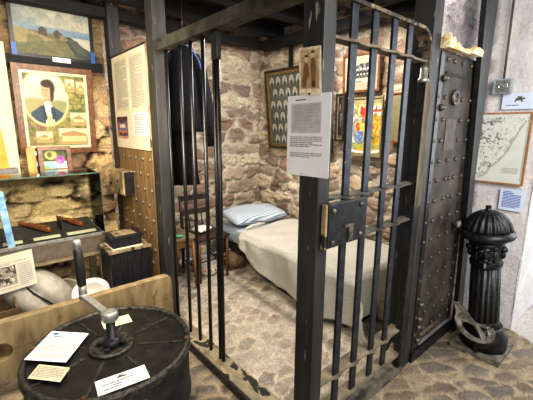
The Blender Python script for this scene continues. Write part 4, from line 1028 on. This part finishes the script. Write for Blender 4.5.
mb().box(1.255, 1.495, .515, .605, -.004, .014, .006).build('sole', M_DARK, sh)

# ================================================================== CHAIR, TABLE, POT, COAT
ch = thing('wooden_chair', (.77, 2.2, 0), 'dark wooden chair standing at the head of the cell bed', 'chair')
mb().box(.575, .965, 2.02, 2.42, .45, .478, .012).build('seat', M_DARKWOOD, ch)
for x in (.60, .94): mb().tube([(x, 2.05, -.005), (x, 2.05, .25), (x, 2.05, .45)], [.014, .019, .018], 10).build('leg', M_BROWN, ch)
for x in (.60, .94): mb().tube([(x, 2.43, -.005), (x, 2.41, .45), (x, 2.42, .65), (x, 2.45, .87)], [.016, .019, .018, .015], 10).build('back_leg', M_DARKWOOD, ch)
for z in (.84, .68): mb().box(.605, .935, 2.415, 2.435, z - .03, z + .03, .006).build('back_rail', M_DARKWOOD, ch)
for x in (.69, .77, .85): mb().tube([(x, 2.41, .478), (x, 2.425, .65)], .008, 8).build('spindle', M_DARKWOOD, ch)
for (a, b) in (((.60, 2.05, .22), (.94, 2.05, .22)), ((.60, 2.05, .15), (.60, 2.42, .15)), ((.94, 2.05, .15), (.94, 2.42, .15))): mb().tube([a, b], .010, 8).build('stretcher', M_DARKWOOD, ch)
# folded white cloth on the chair
top('folded_linen', pillow(.76, 2.27, .512, .10, .08, .026, .3, 0), M_ENAMEL, 'white folded linen lying on the chair seat', 'linen')
tb = thing('side_table', (.34, 2.16, 0), 'small tan wooden table behind the bars, under the hanging coat', 'table')
mb().box(.14, .53, 1.95, 2.39, .53, .553, .004).build('table_top', M_TABLETOP, tb)
mb().box(.17, .50, 1.98, 1.995, .455, .53).box(.17, .50, 2.345, 2.36, .455, .53).box(.17, .185, 1.996, 2.344, .455, .53).box(.485, .50, 1.996, 2.344, .455, .53).build('apron', M_TANWOOD, tb)
for (x, y) in ((.18, 1.99), (.49, 1.99), (.18, 2.35), (.49, 2.35)):
    sx = 1 if x > .3 else -1; sy = 1 if y > 2.1 else -1
    mb().tube([(x + sx * .025, y + sy * .02, -.005), (x, y, .53)], [.016, .022], 4).build('leg', M_TANWOOD, tb)
mb().box(.17, .50, 2.16, 2.18, .13, .155).build('stretcher', M_DARKWOOD, tb)
top('green_soap_dish', mb().ell((.36, 2.03, .568), (.05, .035, .014)), M_GREENTIN, 'small green dish on the tan table behind the bars', 'dish')
cp = thing('chamber_pot', (.80, 2.22, 0), 'white enamel chamber pot with red flowers under the dark chair', 'pot')
mb().lathe([(.07, -.004), (.10, .02), (.115, .07), (.105, .11), (.12, .125), (.11, .125), (.095, .10), (.10, .06), (.02, .02)], (.80, 2.22, 0), 28).build('bowl', M_ENAMEL, cp)
mb().tube([(.90 + .035 * math.sin(t), 2.17 - .02 * math.sin(t), .065 + .035 * math.cos(t)) for t in np.linspace(0, math.pi, 9)], .007, 8).build('handle', M_ENAMEL, cp)
for a in (3.9, 4.4, 4.9): mb().ell((.80 + .112 * math.cos(a), 2.22 + .112 * math.sin(a), .07), (.012, .012, .014), n=8, m=6).build('flower', M_REDPAINT, cp)
# hanging uniform coat
ct = thing('hanging_coat', (.50, 1.93, 1.1), 'long navy-black uniform coat hanging behind the bars', 'coat')
fd = Vector((-1.6, -2.91, 0)).normalized(); rd = Vector((fd.y, -fd.x, 0)) * -1    # rd points to the right in the photo
if rd.x < 0: rd = -rd
def cpnt(a, f_, z): return Vector((.50, 1.93, 0)) + rd * (a - .065) + fd * f_ + Vector((0, 0, z))
def loft(rings, n=28, fold=0.):
    vs = []; fs = []
    for (z, cx_, rx, ry, fo) in rings:
        for k in range(n):
            t = 2 * math.pi * k / n; w = 1 + fo * math.sin(7 * t)
            vs.append(cpnt(cx_ + rx * math.cos(t) * w, ry * math.sin(t) * w, z))
    m_ = len(rings)
    for i in range(m_ - 1):
        for k in range(n): fs.append((i * n + k, i * n + (k + 1) % n, (i + 1) * n + (k + 1) % n, (i + 1) * n + k))
    return mb().add(vs, fs, True)
loft([(2.30, .0, .04, .04, 0), (2.285, .0, .065, .055, 0), (2.26, .0, .095, .06, 0), (2.21, .0, .125, .07, 0), (2.12, 0, .15, .085, .02), (1.95, -.005, .17, .095, .03), (1.78, -.01, .18, .09, .03), (1.66, -.01, .19, .10, .05), (1.57, -.01, .20, .11, .07), (1.56, -.01, .19, .10, .07)]).build('jacket', M_COAT, ct)
loft([(1.66, -.02, .12, .07, .03), (1.4, -.03, .125, .075, .05), (1.2, -.02, .12, .07, .06), (1.08, -.01, .125, .07, .08), (1.075, -.01, .11, .06, .08)]).build('trousers', M_COATDARK, ct)
for sg in (-1, 1):
    k_ = 1.2 if sg < 0 else 1
    mb().tube([cpnt(sg * .10, 0, 2.215), cpnt(sg * .15 * k_, .02, 2.08), cpnt(sg * .195 * k_, .03, 1.85), cpnt(sg * .225 * k_, .03, 1.62), cpnt(sg * .235 * k_, .045, 1.43)], [.05, .06, .058, .052, .046], 14).build('sleeve', M_COAT, ct)
mb().tube([cpnt(.03, .06, 2.285), cpnt(.08, .075, 2.26), cpnt(.135, .085, 2.18), cpnt(.175, .095, 2.05)], .006, 6).build('blue_rim_highlight', M_BLUERIM, ct)  # blue highlight on the coat's rim, modelled as a coloured tube
mb().tube([cpnt(0, 0, 2.28), cpnt(0, 0, 2.36), cpnt(.02, 0, 2.385), cpnt(.03, 0, 2.37), cpnt(.028, 0, 2.35)], .004, 6).tube([cpnt(.01, 0, 2.387), cpnt(.01, 0, 2.66)], .0016, 6).build('hanger_hook', M_STEEL, ct)
# small ceiling spotlight
spt = thing('ceiling_spotlight', (.62, .72, 2.60), 'tiny bright spotlight under the dark ceiling joists', 'light')
mb().lathe([(.022, 0), (.026, .03), (.018, .04)], (.62, .72, 2.60), 16).build('housing', M_BLACKFRAME, spt)
em, nt, bs = nodes('spot_lens'); bs.inputs['Emission Color'].default_value = (.8, .9, 1, 1); bs.inputs['Emission Strength'].default_value = 12
mb().lathe([(.017, -.001), (.015, -.004)], (.62, .72, 2.60), 14).build('lens', em, spt)
mb().tube([(.62, .72, 2.64), (.62, .72, 2.78)], .006, 6).build('stem', M_BLACKFRAME, spt)

# ================================================================== LIGHT
def area(name, loc, tgt, size, power, col, sy=None, spread=None):
    l = bpy.data.lights.new(name, 'AREA'); l.energy = power; l.color = col; l.size = size
    if sy: l.shape = 'RECTANGLE'; l.size_y = sy
    if spread: l.spread = math.radians(spread)
    o = bpy.data.objects.new(name, l); C.objects.link(o); o.location = loc
    o.rotation_euler = (Vector(tgt) - Vector(loc)).to_track_quat('-Z', 'Y').to_euler(); return o
def spot(name, loc, tgt, power, col, ang=80, blend=.6, r=.05):
    l = bpy.data.lights.new(name, 'SPOT'); l.energy = power; l.color = col; l.spot_size = math.radians(ang); l.spot_blend = blend; l.shadow_soft_size = r
    o = bpy.data.objects.new(name, l); C.objects.link(o); o.location = loc
    o.rotation_euler = (Vector(tgt) - Vector(loc)).to_track_quat('-Z', 'Y').to_euler(); return o
WARM, COOL, NEUT = (1, .84, .62), (.72, .84, 1), (1, .95, .88)
area('cell_light', (1.0, 1.15, 2.58), (1.25, 1.5, 0), .6, 42, (1, .95, .87))
spot('cell_wall_spot', (.95, .75, 2.55), (1.95, 1.0, 1.6), 50, (1, .86, .68), 85)
spot('cell_back_spot', (.9, 1.3, 2.58), (1.1, 2.7, 1.4), 42, (1, .93, .82), 95)
area('gallery_light', (-.9, 1.1, 2.65), (-.6, 2.6, .9), .7, 42, (1, .88, .70))
area('case_fill', (-.45, .8, 1.75), (-.55, 2.5, .95), .5, 34, (1, .88, .70))  # added fill to brighten the case and the stone behind it
area('passage_light', (.2, -1.3, 2.7), (.3, -.2, .3), 1.2, 56, (1, .95, .88))
area('doorway_daylight', (3.3, -1.5, 1.7), (1.4, -.5, .9), 1.4, 46, (.90, .95, 1), 2.0)
area('camera_side_fill', (-1.8, -2.6, 2.1), (.3, .8, .9), 1.8, 66, (1, .98, .95))  # added broad fill from behind the camera, no visible source
area('wall_fill', (.9, -1.7, 2.1), (2.08, -.1, 1.3), .9, 24, (1, .98, .96))  # added fill that brightens the white plastered wall
w = bpy.data.worlds.new('room_air'); bpy.context.scene.world = w; w.use_nodes = True
w.node_tree.nodes['Background'].inputs[0].default_value = (.97, .98, 1, 1); w.node_tree.nodes['Background'].inputs[1].default_value = .26

# ================================================================== CAMERA
f, pitch, roll, yaw = 347.563, math.radians(11.6873), math.radians(-.42194), math.radians(49.28524)
cam = bpy.data.cameras.new('camera'); co = bpy.data.objects.new('camera', cam); C.objects.link(co)
cam.sensor_fit = 'HORIZONTAL'; cam.sensor_width = 36; cam.lens = 36 * f / 533; cam.clip_start = .02
F = Vector((math.cos(yaw) * math.cos(pitch), math.sin(yaw) * math.cos(pitch), -math.sin(pitch)))
R = Vector((math.sin(yaw), -math.cos(yaw), 0)); D = F.cross(R)
c_, s_ = math.cos(roll), math.sin(roll)
R2 = R * c_ + D * s_; D2 = D * c_ - R * s_
co.matrix_world = Matrix.Translation((-1.10, -.98, 1.6)) @ Matrix((R2, -D2, -F)).transposed().to_4x4()
bpy.context.scene.camera = co
vs_ = bpy.context.scene.view_settings; vs_.view_transform = 'Standard'; vs_.look = 'Medium High Contrast'; vs_.exposure = 0; vs_.gamma = 1
